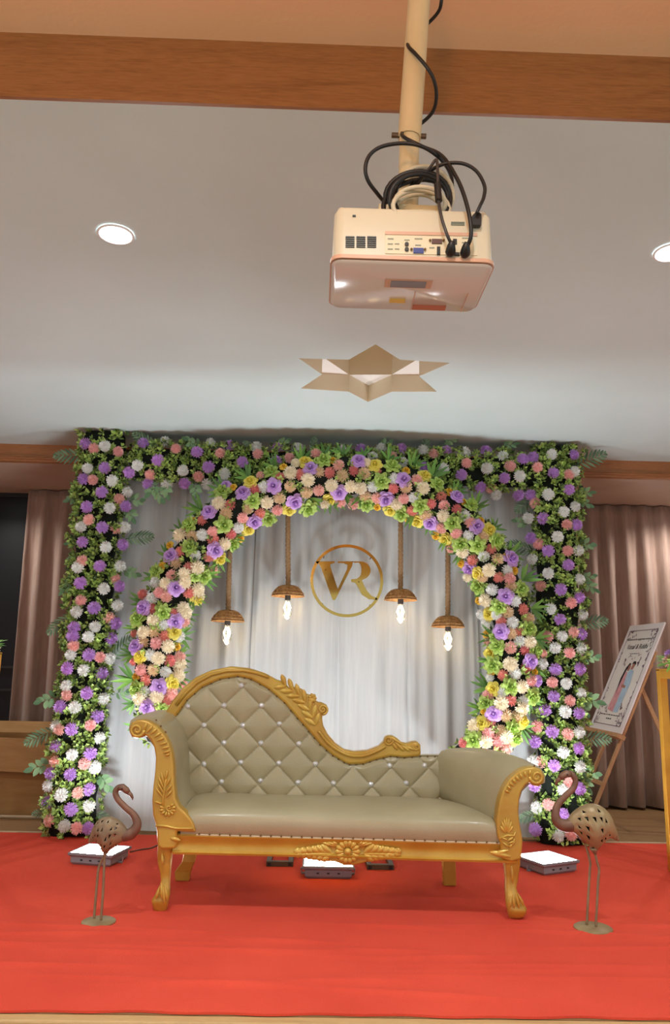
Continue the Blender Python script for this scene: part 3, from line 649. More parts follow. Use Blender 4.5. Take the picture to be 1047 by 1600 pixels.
YC = 5.02   # depth of the flower wall's centre
def column(name, label, top, bot, data, seed):
    a = at(*top, YC); b = at(*bot, YC); b = b+(b-a)*((b[2]-.012)/(a[2]-b[2])); hw = .148; dp = .11
    c0 = thing(name, (b[0], YC, 0), label, 'flower garland', 'flower covered columns')
    rings = []
    for k in range(26):
        t = k/25; c = b*(1-t)+a*t; w = hw*.86+.012*math.sin(k*2.1+seed); ring = []
        for j in range(16):
            th = 2*PI*j/16; ct, st = math.cos(th), math.sin(th)
            ring.append((c[0]+w*math.copysign(abs(ct)**.6, ct), YC+dp*.85*math.copysign(abs(st)**.6, st), c[2]))
        rings.append(ring)
    m = MB(); m.loft(rings); m.build('garland_core', M_core, c0, angle=180)
    def samp(rg):
        t = rg.uniform(0, 1); c = b*(1-t)+a*t; q = rg.uniform(-1.65, 1.65)     # walk across the left side, the front and the right side
        u = max(-1, min(1, q)); v = max(0, abs(q)-1); clump = .010*math.sin(19*c[2]+3*u+seed)+.008*math.sin(43*c[2]-5*u)
        y = YC-dp+dp*1.9*v+.02*abs(u)**4
        return np.array((c[0]+(hw*.95+clump)*u, y-clump, c[2])), np.array((math.copysign(v*2.2+.5*abs(u)**3, u), -1+v*1.5, .25))
    leaf_mass(c0, samp, 6000, seed)
    for tok in data.split():
        code, x, y = tok.split(','); x, y = float(x), float(y); p0 = at(x, y, YC-dp)
        t = (p0[2]-b[2])/(a[2]-b[2]); cx = b[0]+(a[0]-b[0])*t; s = max(-1.05, min(1.05, (p0[0]-cx)/hw))
        Y = YC-dp*(1.22 if abs(s) < .6 else 1.22-(abs(s)-.6)*1.1); flower(code, at(x, y, Y), (s*.9 if abs(s) > .5 else s*.35, -1, .05), c0)
    return c0
FL_LEFT = """P,147,701 W,164,697 P,184,706 V,134,694 W,137,732 V,164,731 V,202,739 P,145,750 W,175,751 V,131,749 V,159,769 W,198,769 P,186,780 V,196,791 V,136,792 W,171,794 P,139,812 W,127,823 V,160,824 P,181,826 W,195,824 V,129,847 W,165,855 V,191,851 P,129,876 W,122,886 V,156,885 W,187,885 V,126,911 P,179,903 V,186,916 W,162,920 P,127,938 V,147,950 W,183,946 W,120,956 P,170,965 V,180,974 W,149,979 V,116,981 W,138,995 V,114,994 V,173,997 P,115,1009 W,111,1023 V,139,1023 P,156,1027 W,171,1029 V,106,1044 W,131,1047 V,159,1052 W,104,1072 V,136,1083 P,105,1086 W,161,1092 V,95,1104 W,117,1105 V,152,1119 P,141,1133 P,93,1140 W,89,1134 V,112,1139 W,155,1153 V,88,1166 W,113,1179 V,141,1177 P,87,1190 P,132,1193 W,148,1199 V,80,1208 V,110,1210 W,76,1228 V,139,1233 P,122,1239 W,96,1242 V,75,1254 V,111,1264 W,139,1259 P,78,1282 W,101,1291 P,120,1294 V,137,1294"""
FL_RIGHT = """W,862,710 V,896,711 V,865,739 P,889,742 W,897,737 V,889,765 W,857,773 W,898,792 P,837,786 W,881,800 W,826,810 V,849,810 P,886,820 V,900,820 W,871,839 V,830,841 P,842,850 V,857,861 P,887,861 W,903,860 W,832,874 V,888,883 W,857,896 V,832,902 W,905,905 P,845,915 V,876,921 V,904,933 P,892,942 W,860,951 W,909,960 V,875,968 P,896,988 V,907,991 P,856,995 W,878,994 W,867,1012 W,907,1013 P,890,1020 V,868,1046 V,905,1045 P,863,1066 W,885,1068 V,865,1088 W,907,1083 P,890,1095 V,852,1109 W,883,1112 V,904,1114 P,840,1135 V,863,1143 P,887,1147 W,904,1144 V,837,1159 V,903,1169 W,880,1175 P,846,1190 W,833,1190 V,866,1196 W,905,1198 V,836,1228 P,890,1222 W,880,1234 V,905,1232 W,839,1262 P,857,1257 V,879,1272 V,837,1296 W,872,1306 P,892,1304"""
FL_TOP = """V,224,693 W,258,691 P,275,702 V,308,707 W,329,693 V,359,697 P,344,709 V,247,719 W,215,727 V,379,722 W,286,735 V,326,730 W,351,740 P,235,742 P,310,744 V,202,738 V,232,756 W,261,757 V,289,755 W,324,756 W,401,699 P,403,710 V,434,700 P,452,716 W,466,701 W,534,704 V,432,721 V,564,702 W,596,701 V,627,702 W,661,704 P,678,710 W,582,714 P,613,714 W,629,723 V,663,731 V,698,705 W,726,707 V,759,705 W,786,713 P,729,724 V,817,718 W,693,732 V,833,715 P,797,728 W,761,732 P,840,730 V,721,742 V,788,747 W,812,744 V,751,761 P,768,763 W,775,773 V,810,773 V,829,773"""
FL_ARCH = """y,391,752 Ps,407,743 g,423,736 b,443,729 C,437,747 E,454,739 W,413,761 v,427,759 Es,462,724 y,476,721 v,485,731 P,494,710 g,506,718 b,520,719 T,453,760 T,498,738 C,470,742 E,481,750 T,479,769 P,498,766 E,518,758 P,529,727 C,515,739 T,535,743 v,530,770 y,516,781 P,532,784 b,491,786 g,482,796 v,461,785 y,452,797 P,433,797 T,437,777 E,417,785 g,395,782 C,398,766 C,406,802 g,420,811 v,398,816 Es,508,788 T,387,794 v,561,719 b,554,724 C,552,736 T,569,740 y,586,726 g,613,727 b,635,735 g,596,752 Cs,591,738 W,616,748 v,631,749 P,651,750 y,664,743 E,661,763 g,684,756 E,548,760 E,563,762 W,583,760 C,615,763 T,635,761 P,589,778 v,603,781 P,631,779 W,647,777 T,571,775 g,572,788 P,552,787 b,589,793 y,610,798 E,620,787 g,627,804 b,638,812 C,644,798 g,657,791 C,674,787 T,666,804 y,652,815 Es,573,723 v,672,818 C,689,776 P,694,790 b,702,768 v,715,775 b,725,784 g,737,788 C,713,797 E,693,806 W,726,806 g,707,817 P,735,817 v,746,822 b,752,813 y,765,828 P,690,825 b,681,838 y,695,843 P,713,833 W,732,837 T,754,840 g,720,851 g,747,852 g,777,845 C,767,858 E,723,862 W,756,869 Ps,705,858 T,777,874 C,739,875 v,800,872 b,792,870 b,720,881 v,733,890 E,764,891 y,746,897 W,792,891 b,804,891 Es,731,902 T,754,901 C,779,902 P,796,904 T,798,917 W,769,921 g,747,917 v,790,932 E,759,938 b,748,939 g,815,920 W,804,939 C,816,952 g,780,949 T,793,956 W,753,960 y,763,960 W,777,960 C,784,971 W,761,975 W,801,973 T,825,967 v,782,987 T,799,990 g,827,982 C,812,987 b,760,991 E,827,1003 W,812,1002 Ps,762,1003 gs,772,996 g,777,1010 P,798,1012 C,818,1016 y,766,1021 g,838,1017 Ps,848,1021 E,798,1038 g,770,1040 v,830,1034 C,821,1044 W,847,1037 b,767,1050 C,786,1055 W,805,1052 b,835,1050 P,829,1063 g,798,1073 Ws,766,1060 y,770,1077 W,785,1081 E,815,1073 vs,841,1064 P,763,1087 g,833,1089 E,783,1099 C,798,1094 W,816,1095 g,759,1099 E,815,1107 v,771,1115 b,756,1112 T,790,1118 y,752,1130 C,767,1127 T,807,1119 y,818,1128 E,741,1134 g,802,1138 P,763,1146 T,781,1142 E,790,1151 g,740,1157 P,778,1158 g,806,1154 C,726,1161 E,759,1159 P,791,1169 Cs,777,1170 g,347,767 b,364,761 vs,352,758 v,379,769 E,342,787 C,360,789 v,326,799 C,317,814 g,294,820 b,301,813 T,353,803 g,350,820 P,379,809 W,372,824 y,388,827 P,332,831 C,360,834 W,316,836 T,301,839 g,364,850 b,376,842 E,350,850 v,337,860 g,296,855 W,305,868 C,326,869 y,344,874 C,333,843 C,289,832 E,282,837 C,282,863 b,265,852 v,266,868 T,276,880 b,253,884 g,243,893 P,268,899 E,287,897 C,295,887 E,308,887 g,319,901 gs,305,901 P,333,891 W,244,910 E,260,912 v,275,918 E,288,910 P,249,926 P,260,932 W,239,935 C,224,929 C,295,926 E,308,921 E,309,930 y,309,936 v,223,950 g,255,958 C,241,952 C,270,959 E,286,950 E,289,958 g,214,967 E,240,969 v,274,972 P,287,971 y,273,987 E,225,988 W,256,976 T,242,987 C,257,994 Cs,210,990 P,244,1005 E,262,1010 T,225,1003 W,280,995 b,277,1011 v,211,1010 y,218,1025 W,235,1023 E,247,1029 C,265,1032 P,280,1027 Cs,209,1034 P,221,1047 T,240,1047 W,258,1050 E,280,1038 E,278,1056 y,270,1068 C,229,1062 b,212,1057 v,249,1073 P,268,1084 P,284,1069 W,227,1081 E,245,1089 E,219,1091 v,230,1105 C,258,1096 T,243,1104 gs,254,1108 g,213,1077"""
colL = column('flower_column', 'leafy flower column beside the cardboard box', (165, 680), (113, 1306), FL_LEFT, 1)
colR = column('flower_column', 'leafy flower column beside the easel', (868, 702), (876, 1312), FL_RIGHT, 2)
for o, lst in ((colL, [((138, 712), (84, 712)), ((196, 842), (240, 838)), ((113, 960), (74, 990)), ((172, 1030), (208, 995)), ((86, 1140), (38, 1162)), ((80, 1268), (50, 1272)), ((150, 1270), (172, 1282))]),
               (colR, [((896, 728), (947, 708)), ((836, 862), (793, 850)), ((902, 974), (950, 970)), ((906, 1152), (955, 1156)), ((838, 1270), (810, 1282)), ((905, 1265), (935, 1290)), ((832, 778), (806, 800))])):
    for r, t in lst: place('palm_frond', FROND, r, t, 5.0, o, -.04)
for o, lst in ((colL, [((130, 776), (106, 782)), ((125, 795), (112, 806)), ((196, 784), (222, 782)), ((198, 792), (208, 812)), ((122, 852), (104, 850)), ((120, 862), (106, 880)), ((116, 905), (98, 924)), ((190, 892), (214, 898)), ((95, 1087), (60, 1097)), ((82, 1190), (48, 1202)), ((150, 1208), (172, 1232)), ((178, 1085), (200, 1080))]),
               (colR, [((898, 772), (924, 770)), ((898, 780), (922, 790)), ((896, 850), (926, 852)), ((905, 908), (930, 922)), ((905, 905), (928, 900)), ((905, 1030), (934, 1026)), ((900, 1090), (936, 1098)), ((905, 1094), (918, 1116)), ((902, 1205), (934, 1210)), ((905, 1208), (920, 1234)), ((828, 820), (806, 814))])):
    for k, (r, t) in enumerate(lst): place('eucalyptus_sprig', SPRIG[k % 3], r, t, 4.98, o, -.04)

# top garland between the columns
a = at(208, 712, YC); b = at(842, 722, YC)
beam = thing('flower_beam', (.05, YC, 2.28), 'leafy flower garland spanning the top between both columns', 'flower garland')
zc = 2.355; hz, hy = .115, .10
m = MB(); rings = []
for k in range(31):
    t = k/30; x = a[0]+(b[0]-a[0])*t; r = 1+.06*math.sin(k*1.7)
    rings.append([(x, YC+hy*.85*r*math.copysign(abs(math.cos(2*PI*j/14))**.7, math.cos(2*PI*j/14)), zc+hz*.85*r*math.copysign(abs(math.sin(2*PI*j/14))**.7, math.sin(2*PI*j/14))) for j in range(14)])
m.loft(rings); m.build('garland_core', M_core, beam, angle=180)
def sampT(rg):
    x = rg.uniform(a[0], b[0]); q = rg.uniform(-1.5, 1.5); u = max(-1, min(1, q)); v = max(0, abs(q)-1); clump = .010*math.sin(17*x)+.008*math.sin(41*x+2*u)
    return np.array((x, YC-hy+hy*1.8*v+.015*abs(u)**4-clump, zc+(hz*.97+clump)*u)), np.array((0, -1+v*1.5, math.copysign(v*2+.4*abs(u)**3, u)))
leaf_mass(beam, sampT, 5400, 5)
for tok in FL_TOP.split():
    code, x, y = tok.split(','); x, y = float(x), float(y); p0 = at(x, y, YC-hy); s = max(-1.1, min(1.1, (p0[2]-zc)/hz))
    flower(code, at(x, y, YC-hy*(1.25 if abs(s) < .6 else 1.25-(abs(s)-.6)*1.0)), (0, -1, s*.7), beam)
for r, t in (((487, 706), (492, 682)), ((662, 708), (668, 682)), ((245, 700), (208, 676)), ((400, 700), (380, 690))): place('palm_frond', FROND, r, t, 4.95, beam, -.03, 1.0)
for k, (r, t) in enumerate((((250, 752), (232, 772)), ((255, 752), (262, 775)), ((240, 756), (254, 782)), ((300, 752), (308, 774)), ((690, 695), (712, 686)), ((590, 700), (610, 690)), ((780, 700), (805, 694)), ((430, 698), (450, 688)), ((315, 700), (290, 686)))): place('eucalyptus_sprig', SPRIG[k % 3], r, t, 4.95, beam, -.03)

# round arch
YA = 4.87
path_px = [(262, 1142), (247, 1112), (243, 1060), (247, 1000), (262, 940), (290, 885), (330, 830), (380, 788), (440, 760), (500, 747), (545, 744), (600, 749), (650, 768), (700, 800), (745, 845), (780, 905), (800, 970), (800, 1040), (785, 1110), (758, 1165), (722, 1205)]
ap = smooth_path([at(x, y, YA) for x, y in path_px], 5); ap = [np.array(p) for p in ap]
arch = thing('flower_arch', (.08, YA, 0), 'round arch of pink, cream, violet and lime flowers behind the sofa', 'flower arch')
m = MB(); m.tube(ap, [.120+.008*math.sin(i*1.3) for i in range(len(ap))], 14, flat=1.0); m.build('garland_core', M_core, arch, angle=180)
low = smooth_path([at(262, 1142, YA), at(276, 1190, YA)]+[at(x, y, YA) for x, y in ((300, 1235), (370, 1275), (450, 1297), (530, 1300), (610, 1285), (680, 1245))]+[at(722, 1205, YA)], 4)
m = MB(); m.tube(low, .014, 8); q = at(490, 1302, YA); m.bar((q[0]-.25, YA, .028), (q[0]+.25, YA, .028), .03, .03, (0, 1, 0)); m.build('ring_frame', M_steel, arch)
AP = np.array(ap); AT = np.gradient(AP, axis=0); AT /= np.linalg.norm(AT, axis=1)[:, None]
def sampA(rg):
    i = rg.integers(0, len(AP)); t = AT[i]; n = np.array((-t[2], 0, t[0])); th = rg.uniform(-.2, PI+.2)
    d = n*math.cos(th)+np.array((0, -1, 0))*math.sin(th); return AP[i]+t*rg.uniform(-.03, .03)+d*(.122+rg.uniform(-.01, .015)), d
leaf_mass(arch, sampA, 2600, 9, (.024, .042))
for tok in FL_ARCH.split():
    code, x, y = tok.split(','); x, y = float(x), float(y); p0 = at(x, y, YA-.1)
    d = AP-p0; d[:, 1] = 0; i = int(np.argmin((d**2).sum(1))); t = AT[i]; n = np.array((-t[2], 0, t[0])); s = float((p0-AP[i])@n)/.15; s = max(-1.15, min(1.15, s))
    back = {'T': .02, 'C': .022, 'W': .016, 'E': .0, 'P': .006, 'v': -.008, 'g': -.004, 'y': 0, 'b': .01}[code[0]]
    Y = YA-.135*math.sqrt(max(.02, 1-min(1, abs(s)*.85)**2))+back
    flower(code, at(x, y, Y), n*s*.85+np.array((0, -1, 0)), arch, 1.0)
rg = random.Random(4)
for i in range(4, len(AP)-8, 3):
    for sd, chance in ((1, .95), (-1, .9)):
        if rg.random() > chance: continue
        t = AT[i]; n = np.array((-t[2], 0, t[0]))*sd; p = AP[i]+n*.125+np.array((0, -.03, 0)); d = n+t*rg.uniform(-.5, .5)+np.array((0, -.15, 0)); L = rg.uniform(.10, .145)
        inst('lance_leaf_cluster', LANCE[rg.randrange(4)], frame(p, (rg.uniform(-.3, .3), -1, rg.uniform(-.3, .3)), d, L), arch)

# ------------------------------------------------------------------ monogram
YM = 5.03
mono = thing('monogram_sign', at(542, 965, YM), 'round gold mirror sign with the letters VR on the white drape', 'sign')
cc = at(542, 907, YM); R0 = .2395
m = MB(); rings = []
for k in range(72):
    t = 2*PI*k/72; e = np.array((math.cos(t), 0, math.sin(t))); rings.append([cc+e*R0, cc+e*(R0-.019), cc+e*(R0-.019)+np.array((0, .008, 0)), cc+e*R0+np.array((0, .008, 0))])
m.loft(rings, closed=True); m.build('ring', M_mirror, mono, angle=30)
kq = 420/1047; PM = lambda x, y: at(320+x*kq, 800+y*kq, YM)
def letter(name, pts):
    m = MB(); f = [PM(*p) for p in pts]; m.prism(f, [p+np.array((0, .008, 0)) for p in f]); return m.build(name, M_mirror, mono, smooth=False, label='gold mirror letter '+name[-1].upper())
letter('letter_v', [(434, 192), (506, 192), (506, 198), (490, 203), (489, 212), (518, 300), (554, 222), (556, 206), (540, 199), (518, 198), (518, 192), (578, 192), (574, 210), (508, 343), (498, 343), (452, 214), (445, 203), (434, 198)])
def arc(cx, cy, rx, ry, a0, a1, n=10): return [(cx+rx*math.cos(math.radians(a0+(a1-a0)*k/n)), cy-ry*math.sin(math.radians(a0+(a1-a0)*k/n))) for k in range(n+1)]
letter('letter_r', [(572, 192)]+arc(606, 228, 40, 36, 85, -70)+[(612, 266), (618, 280), (630, 304), (648, 325), (672, 336), (672, 342), (640, 340), (612, 322), (596, 292), (586, 276), (570, 272), (570, 262), (592, 260)]+arc(596, 226, 14, 30, -60, 78, 8)+[(584, 198)])
m = MB()
for k in range(4):
    t = PI/4+PI/2*k; p = cc+np.array((math.cos(t)*.22, .008, math.sin(t)*.22)); m.tube([p, p+np.array((0, .07, 0))], .004, 6)
p = PM(470, 225); m.tube([p, p+np.array((0, .075, 0))], .004, 6); p = PM(600, 272); m.tube([p, p+np.array((0, .075, 0))], .004, 6)
m.build('stand_off_pin', M_steel, mono)

# ------------------------------------------------------------------ pendant lamps
YP = 4.99
def pendant(px, py, ytop, label):
    c = at(px, py, YP); t = thing('pendant_lamp', c, label, 'pendant lamp', 'rattan pendant lamps under the arch')
    top = at(px+(3 if px < 400 else 0), ytop, YP); topz = max(top[2], c[2]+.2)
    m = MB(); n = 40; pts = [(c[0]+(top[0]-c[0])*k/n+.0015*math.sin(k*2.2), YP+.0015*math.cos(k*2.2), c[2]+.035+(topz-c[2]-.035)*k/n) for k in range(n+1)]
    m.tube(pts, [.0165+.0015*math.sin(k*2.9) for k in range(n+1)], 9); m.build('rope', M_rope, t, angle=180)
    sh = [(.10, -.022), (.092, .0), (.072, .026), (.045, .042), (.016, .047)]
    m = MB(); m.lathe([(r, z) for r, z in sh], c, 28, cap=False); s = m.build('lamp_shade', M_rattan, t, angle=180, fix=False); md = s.modifiers.new('wall', 'SOLIDIFY'); md.thickness = .004
    m = MB()
    for k in range(16):
        a = 2*PI*k/16; m.tube([(c[0]+(r+.003)*math.cos(a), c[1]+(r+.003)*math.sin(a), c[2]+z) for r, z in sh], .0035, 5)
    for r, z in ((.102, -.022), (.098, -.008), (.084, .012), (.062, .034)): m.tube([(c[0]+(r+.003)*math.cos(2*PI*k/24), c[1]+(r+.003)*math.sin(2*PI*k/24), c[2]+z) for k in range(24)], .0042, 5, closed=True)
    m.build('weave', M_rattan, s, angle=180)
    m = MB(); m.lathe([(.019, .02), (.019, -.045), (.016, -.05)], c, 14); m.build('socket', M_socket, t)
    m = MB(); m.lathe([(.013, -.05), (.015, -.066), (.026, -.095), (.031, -.118), (.028, -.14), (.014, -.162), (.004, -.172), (.0005, -.174)], c, 16, cap=False); bl = m.build('bulb', M_bulb, t, angle=180)
    m = MB()
    for k in range(5):
        a = 2*PI*k/5; m.tube([(c[0]+.006*math.cos(a), c[1]+.006*math.sin(a), c[2]-.062), (c[0]+.016*math.cos(a), c[1]+.016*math.sin(a), c[2]-.10), (c[0]+.005*math.cos(a+.6), c[1]+.005*math.sin(a+.6), c[2]-.145)], .0016, 5)
    m.build('filament', M_filament, bl, angle=180)
pendant(356, 965, 860, 'rattan pendant lamp hanging lowest on the left, by the arch flowers')
pendant(450, 926, 800, 'rattan pendant lamp just left of the gold VR sign')
pendant(626, 932, 800, 'rattan pendant lamp just right of the gold VR sign')
pendant(700, 974, 850, 'rattan pendant lamp hanging above the low end of the sofa')

# ------------------------------------------------------------------ sheet-metal flamingos
def flamingo(label, conv, base, base_r, upper, lower, neck, nrad, legs, Yc, head, beak, wing=.62):
    bc = atz(*base, .008); t = thing('flamingo_statue', (bc[0], bc[1], .008), label, 'statue', 'metal flamingos on the carpet')
    W = lambda x, y, dy=0.0: at(*conv(x, y), bc[1]+dy)
    U = smooth_path([(*q, 0) for q in upper], 3); D = smooth_path([(*q, 0) for q in lower], 3)
    rings = []; seg = 24
    for u, d in zip(U, D):
        a = W(u[0], u[1]); b = W(d[0], d[1]); c = (a+b)/2; h = (a-b)/2; r = np.linalg.norm(h)
        rings.append([c+h*math.cos(2*PI*j/seg)+np.array((0, -1, 0))*r*wing*math.sin(2*PI*j/seg) for j in range(seg)])
    m = MB(); m.loft(rings, cap=True); n = len(rings); rg = random.Random(int(base[0])); faces = []
    for k, f in enumerate(m.f):
        i, j = divmod(k, seg)
        if len(f) == 4 and 3 < i < n-2 and j not in (0, 11, 12, 23) and (i+j) % 2 == 0 and i % 2 == 0 and rg.random() < .62:
            tri = [(f[0], f[1], f[2]), (f[0], f[2], f[3])]; faces.append(tri[rg.randrange(2)])      # a triangular hole punched in the sheet
        else: faces.append(f)
    m.f = faces; body = m.build('body', M_bronzebody if base[0] > 500 else M_bronze, t, angle=180, fix=True)
    sd = body.modifiers.new('sheet', 'SOLIDIFY'); sd.thickness = .002; sd.offset = -1; body.data.materials.append(M_holeshade); sd.material_offset = 1; sd.material_offset_rim = 0  # dark inner faces put shade into the punched holes
    pts = smooth_path([W(*q) for q in neck], 5); ra = np.interp(np.linspace(0, 1, len(pts)), np.linspace(0, 1, len(nrad)), nrad)
    m = MB(); m.tube(pts, list(ra), 12, flat=.85); m.build('neck', M_bronzeneck, t, angle=180)
    m = MB(); m.tube([W(*q) for q in head[0]], head[1], 12); hd = m.build('head', M_bronzeneck, t, angle=180)
    m = MB(); m.tube([W(*q) for q in beak[0]], beak[1], 8); m.build('beak', M_bronzeneck, hd, angle=180)
    e = W(*head[2]); m = MB(); m.lathe([(.0005, .003), (.003, .002), (.004, 0)], e+np.array((0, -head[1][1]*.9, 0)), 8, np.array([[1, 0, 0], [0, 0, -1], [0, 1, 0]])); m.build('eye', M_black, hd)
    for k, L in enumerate(legs):
        q = [W(x, y, .02 if k == 0 else -.005) for x, y in L]; q[-1][2] = .010
        m = MB(); m.tube(smooth_path(q, 4), .0055, 8); m.tube([q[0]+(q[0]-q[1])*.25, q[0], q[0]+(q[1]-q[0])*.35], [.020, .013, .0055], 8); lg = m.build('leg', M_bronze, t, angle=180)
        m = MB()
        for a in (-.5, 0, .5): m.tube([q[-1], q[-1]+np.array((.045*math.sin(a)+.01, -.03*math.cos(a), .002))], [.004, .002], 6)
        m.build('toe', M_bronzeneck, lg)
    m = MB(); m.lathe([(base_r, 0), (base_r, .004), (base_r-.004, .007), (.001, .010)], (bc[0], bc[1], .008), 32); m.build('base_plate', M_bronzebody, t)
k5 = 197/1047; k4 = 240/1047
flamingo('tall bronze flamingo statue standing in front of the low sofa arm', lambda x, y: (850+x*k5, 1190+y*k5), (927, 1451), .078,
 [(185, 500), (230, 430), (300, 375), (390, 345), (480, 372), (550, 440), (600, 560), (625, 650)], [(190, 545), (255, 595), (330, 660), (420, 735), (480, 690), (540, 635), (590, 652), (625, 664)],
 [(235, 530), (170, 530), (115, 500), (95, 440), (115, 360), (175, 290), (240, 225), (262, 160), (235, 110), (190, 100)], [.026, .026, .022, .018, .015, .014, .013, .0125, .013, .014],
 [[(325, 640), (360, 740), (384, 840), (382, 900), (368, 1120), (354, 1335)], [(420, 740), (440, 830), (458, 900), (450, 1000), (440, 1200), (430, 1390)]], 0,
 ([(225, 105), (190, 100), (155, 118), (130, 140)], [.013, .016, .015, .011], (185, 105)), ([(140, 132), (112, 158), (100, 185), (104, 205)], [.011, .009, .006, .001]))
flamingo('small bronze flamingo statue standing in front of the left floodlight', lambda x, y: (60+x*k4, 1200+y*k4), (154, 1441), .068,
 [(612, 425), (570, 370), (520, 338), (478, 328), (420, 345), (380, 390), (355, 450), (340, 500)], [(590, 490), (550, 515), (505, 540), (455, 580), (430, 545), (400, 512), (370, 505), (340, 514)],
 [(575, 465), (625, 450), (662, 415), (672, 370), (645, 315), (590, 265), (540, 210), (525, 165), (545, 135), (575, 130)], [.022, .024, .021, .018, .0145, .013, .0125, .012, .0125, .013],
 [[(500, 530), (450, 600), (412, 680), (400, 780), (388, 920), (378, 1045)], [(450, 560), (450, 620), (447, 690), (443, 800), (436, 910), (428, 1012)]], 0,
 ([(545, 138), (575, 132), (600, 152), (615, 168)], [.012, .015, .014, .010], (575, 138)), ([(608, 162), (632, 185), (642, 205), (641, 220)], [.010, .008, .005, .001]), .6)

# ------------------------------------------------------------------ floodlights
def floodlight(px, py, w, d, rz, label, tilt=0.0, back=True):
    c = (px, py); t = thing('floodlight', (c[0], c[1], .008), label, 'floodlight', 'floodlights on the carpet')
    R = np.array(Matrix.Rotation(rz, 3, 'Z') @ Matrix.Rotation(tilt, 3, 'X')); zc = .045
    o = np.array((c[0], c[1], .008+abs(math.sin(tilt))*d/2))
    def rect(ww, dd, z): return [o+R @ np.array((x*ww/2, y*dd/2, z)) for x, y in ((-1, -1), (1, -1), (1, 1), (-1, 1))]
    m = MB(); m.loft([rect(w*.82, d*.82, .0), rect(w*.9, d*.9, .012), rect(w*.9, d*.9, .040), rect(w*.98, d*.98, .046), rect(w, d, .05), rect(w, d, .060), rect(w*.93, d*.91, .060), rect(w*.93, d*.91, .056)], cap=True)
    b = m.build('casing', M_floodbody, t, smooth=False, bevel=.003)
    m = MB(); m.add(rect(w*.92, d*.90, .0575), [(0, 1, 2, 3)]); m.build('led_panel', M_floodlens, t, smooth=False, fix=False, label='glowing white led panel')
    for s in (-1, 0, 1):
        m = MB(); p = o+R @ np.array((s*w*.2, -d*.455, .026)); m.box(p, (w*.05, .004, .006), R); m.build('cooling_slot', M_black, b, smooth=False)
    m = MB(); a = [o+R @ np.array((s*w*.52, 0, z)) for s, z in ((-1, .03), (-1, .004), (1, .004), (1, .03))]; m.tube(a, .006, 6); m.build('bracket', M_floodbody, t)
    return t, o, R
f1 = floodlight(-1.118, 4.375, .25, .225, -.22, 'lit floodlight on the carpet behind the small flamingo')
f2 = floodlight(088e-3, 4.195, .26, .205, 0, 'lit floodlight on the carpet under the middle of the sofa')
f3 = floodlight(1.258, 4.367, .25, .24, .45, 'lit floodlight on the carpet behind the tall flamingo')
c0 = atz(203, 1331, .012); pts = smooth_path([c0, atz(222, 1327, .012), atz(236, 1325, .012), atz(256, 1318, .012), atz(300, 1316, .012), atz(345, 1322, .012)], 6)
m = MB(); m.tube(pts, .0035, 6); tag(m.build('extension_cable', M_steel), 'thin brown cord running from the left floodlight behind the sofa leg', 'cable')

# square tube base frames below the sofa
for (x0, x1, ya, yb_), lab in (((416, 458, 1334, 1353), 'square dark steel frame lying left of the middle floodlight'), ((573, 615, 1339, 1358), 'square dark steel frame lying right of the middle floodlight')):
    A = atz(x0, yb_, .008); Bp = atz(x1, yb_, .008); Cc = atz((x0+x1)/2, ya, .008); t = thing('steel_frame', ((A[0]+Bp[0])/2, (A[1]+Cc[1])/2, .008), lab, 'frame', 'square steel frames under the sofa')
    w = .026; z = .008+w/2
    for p, q, nm in (((A[0], A[1]), (Bp[0], A[1]), 0), ((A[0], Cc[1]), (Bp[0], Cc[1]), 0), ((A[0]+w/2, A[1]+w/2), (A[0]+w/2, Cc[1]-w/2), 1), ((Bp[0]-w/2, A[1]+w/2), (Bp[0]-w/2, Cc[1]-w/2), 1)):
        m = MB(); m.bar((*p, z), (*q, z), w, w, (0, 0, 1)); m.build('frame_bar', M_steel, t, smooth=False, bevel=.002)
    for p in ((A[0]+.004, A[1]-w/2), (Bp[0]-.03, A[1]-w/2)):
        m = MB(); m.box((p[0]+.013, p[1]-.001, z), (.018, .004, .016)); m.build('tube_end', M_black, t, smooth=False)

# ------------------------------------------------------------------ easel and poster
EX, EY, EA, EL = 1.797, 5.355, 1.541, .437; PW, PH, PS = .565, .841, .697
er = np.array((math.cos(EA), -math.sin(EA), 0)); eb = np.array((math.sin(EA), math.cos(EA), 0)); eu = math.cos(EL)*np.array((0, 0, 1))+math.sin(EL)*eb; en = np.cross(er, eu)
en = en if en @ np.array((-1, 0, 0)) > 0 else -en       # facing the viewer of the poster
BR = np.array((EX, EY, 0))+eu*PS; BL = BR-er*PW
E0 = lambda u, v, d=0.0: BL+er*PW*u+eu*PH*v+en*d
easel = thing('easel', (EX, EY, 0), 'slim wooden easel holding the poster beside the flower column', 'easel')
for u, nm in ((.92, 0), (.5, 1), (.08, 0)):
    top = E0(u, .75 if u != .5 else 1.0, -.025); s = (top[2])/eu[2]; m = MB(); m.bar(top, top-eu*(s-.002), .032, .018, en); m.build('leg', M_easel, easel, smooth=False, bevel=.003)
m = MB(); p = E0(.5, .55, -.05); ft = np.array((2.62, 5.35, .004)); m.bar(p, ft, .028, .018, (0, 1, 0)); m.build('rear_leg', M_easel, easel, smooth=False, bevel=.003)
m = MB(); m.bar(E0(-.02, -.022, .004), E0(1.02, -.022, .004), .03, .06, en); m.build('ledge', M_easel, easel, smooth=False, bevel=.003)
m = MB(); m.bar(E0(.05, -.42, -.02), E0(.95, -.42, -.02), .03, .016, en); m.build('cross_bar', M_easel, easel, smooth=False, bevel=.003)
m = MB(); m.bar(E0(.05, .62, -.03), E0(.95, .62, -.03), .03, .016, en); m.build('cross_bar', M_easel, easel, smooth=False, bevel=.003)
M_poster = mat('poster_card', (240, 234, 232), .6); M_posterin = mat('poster_print_field', (244, 240, 232), .6, rgb2=(238, 232, 224), scale=6)
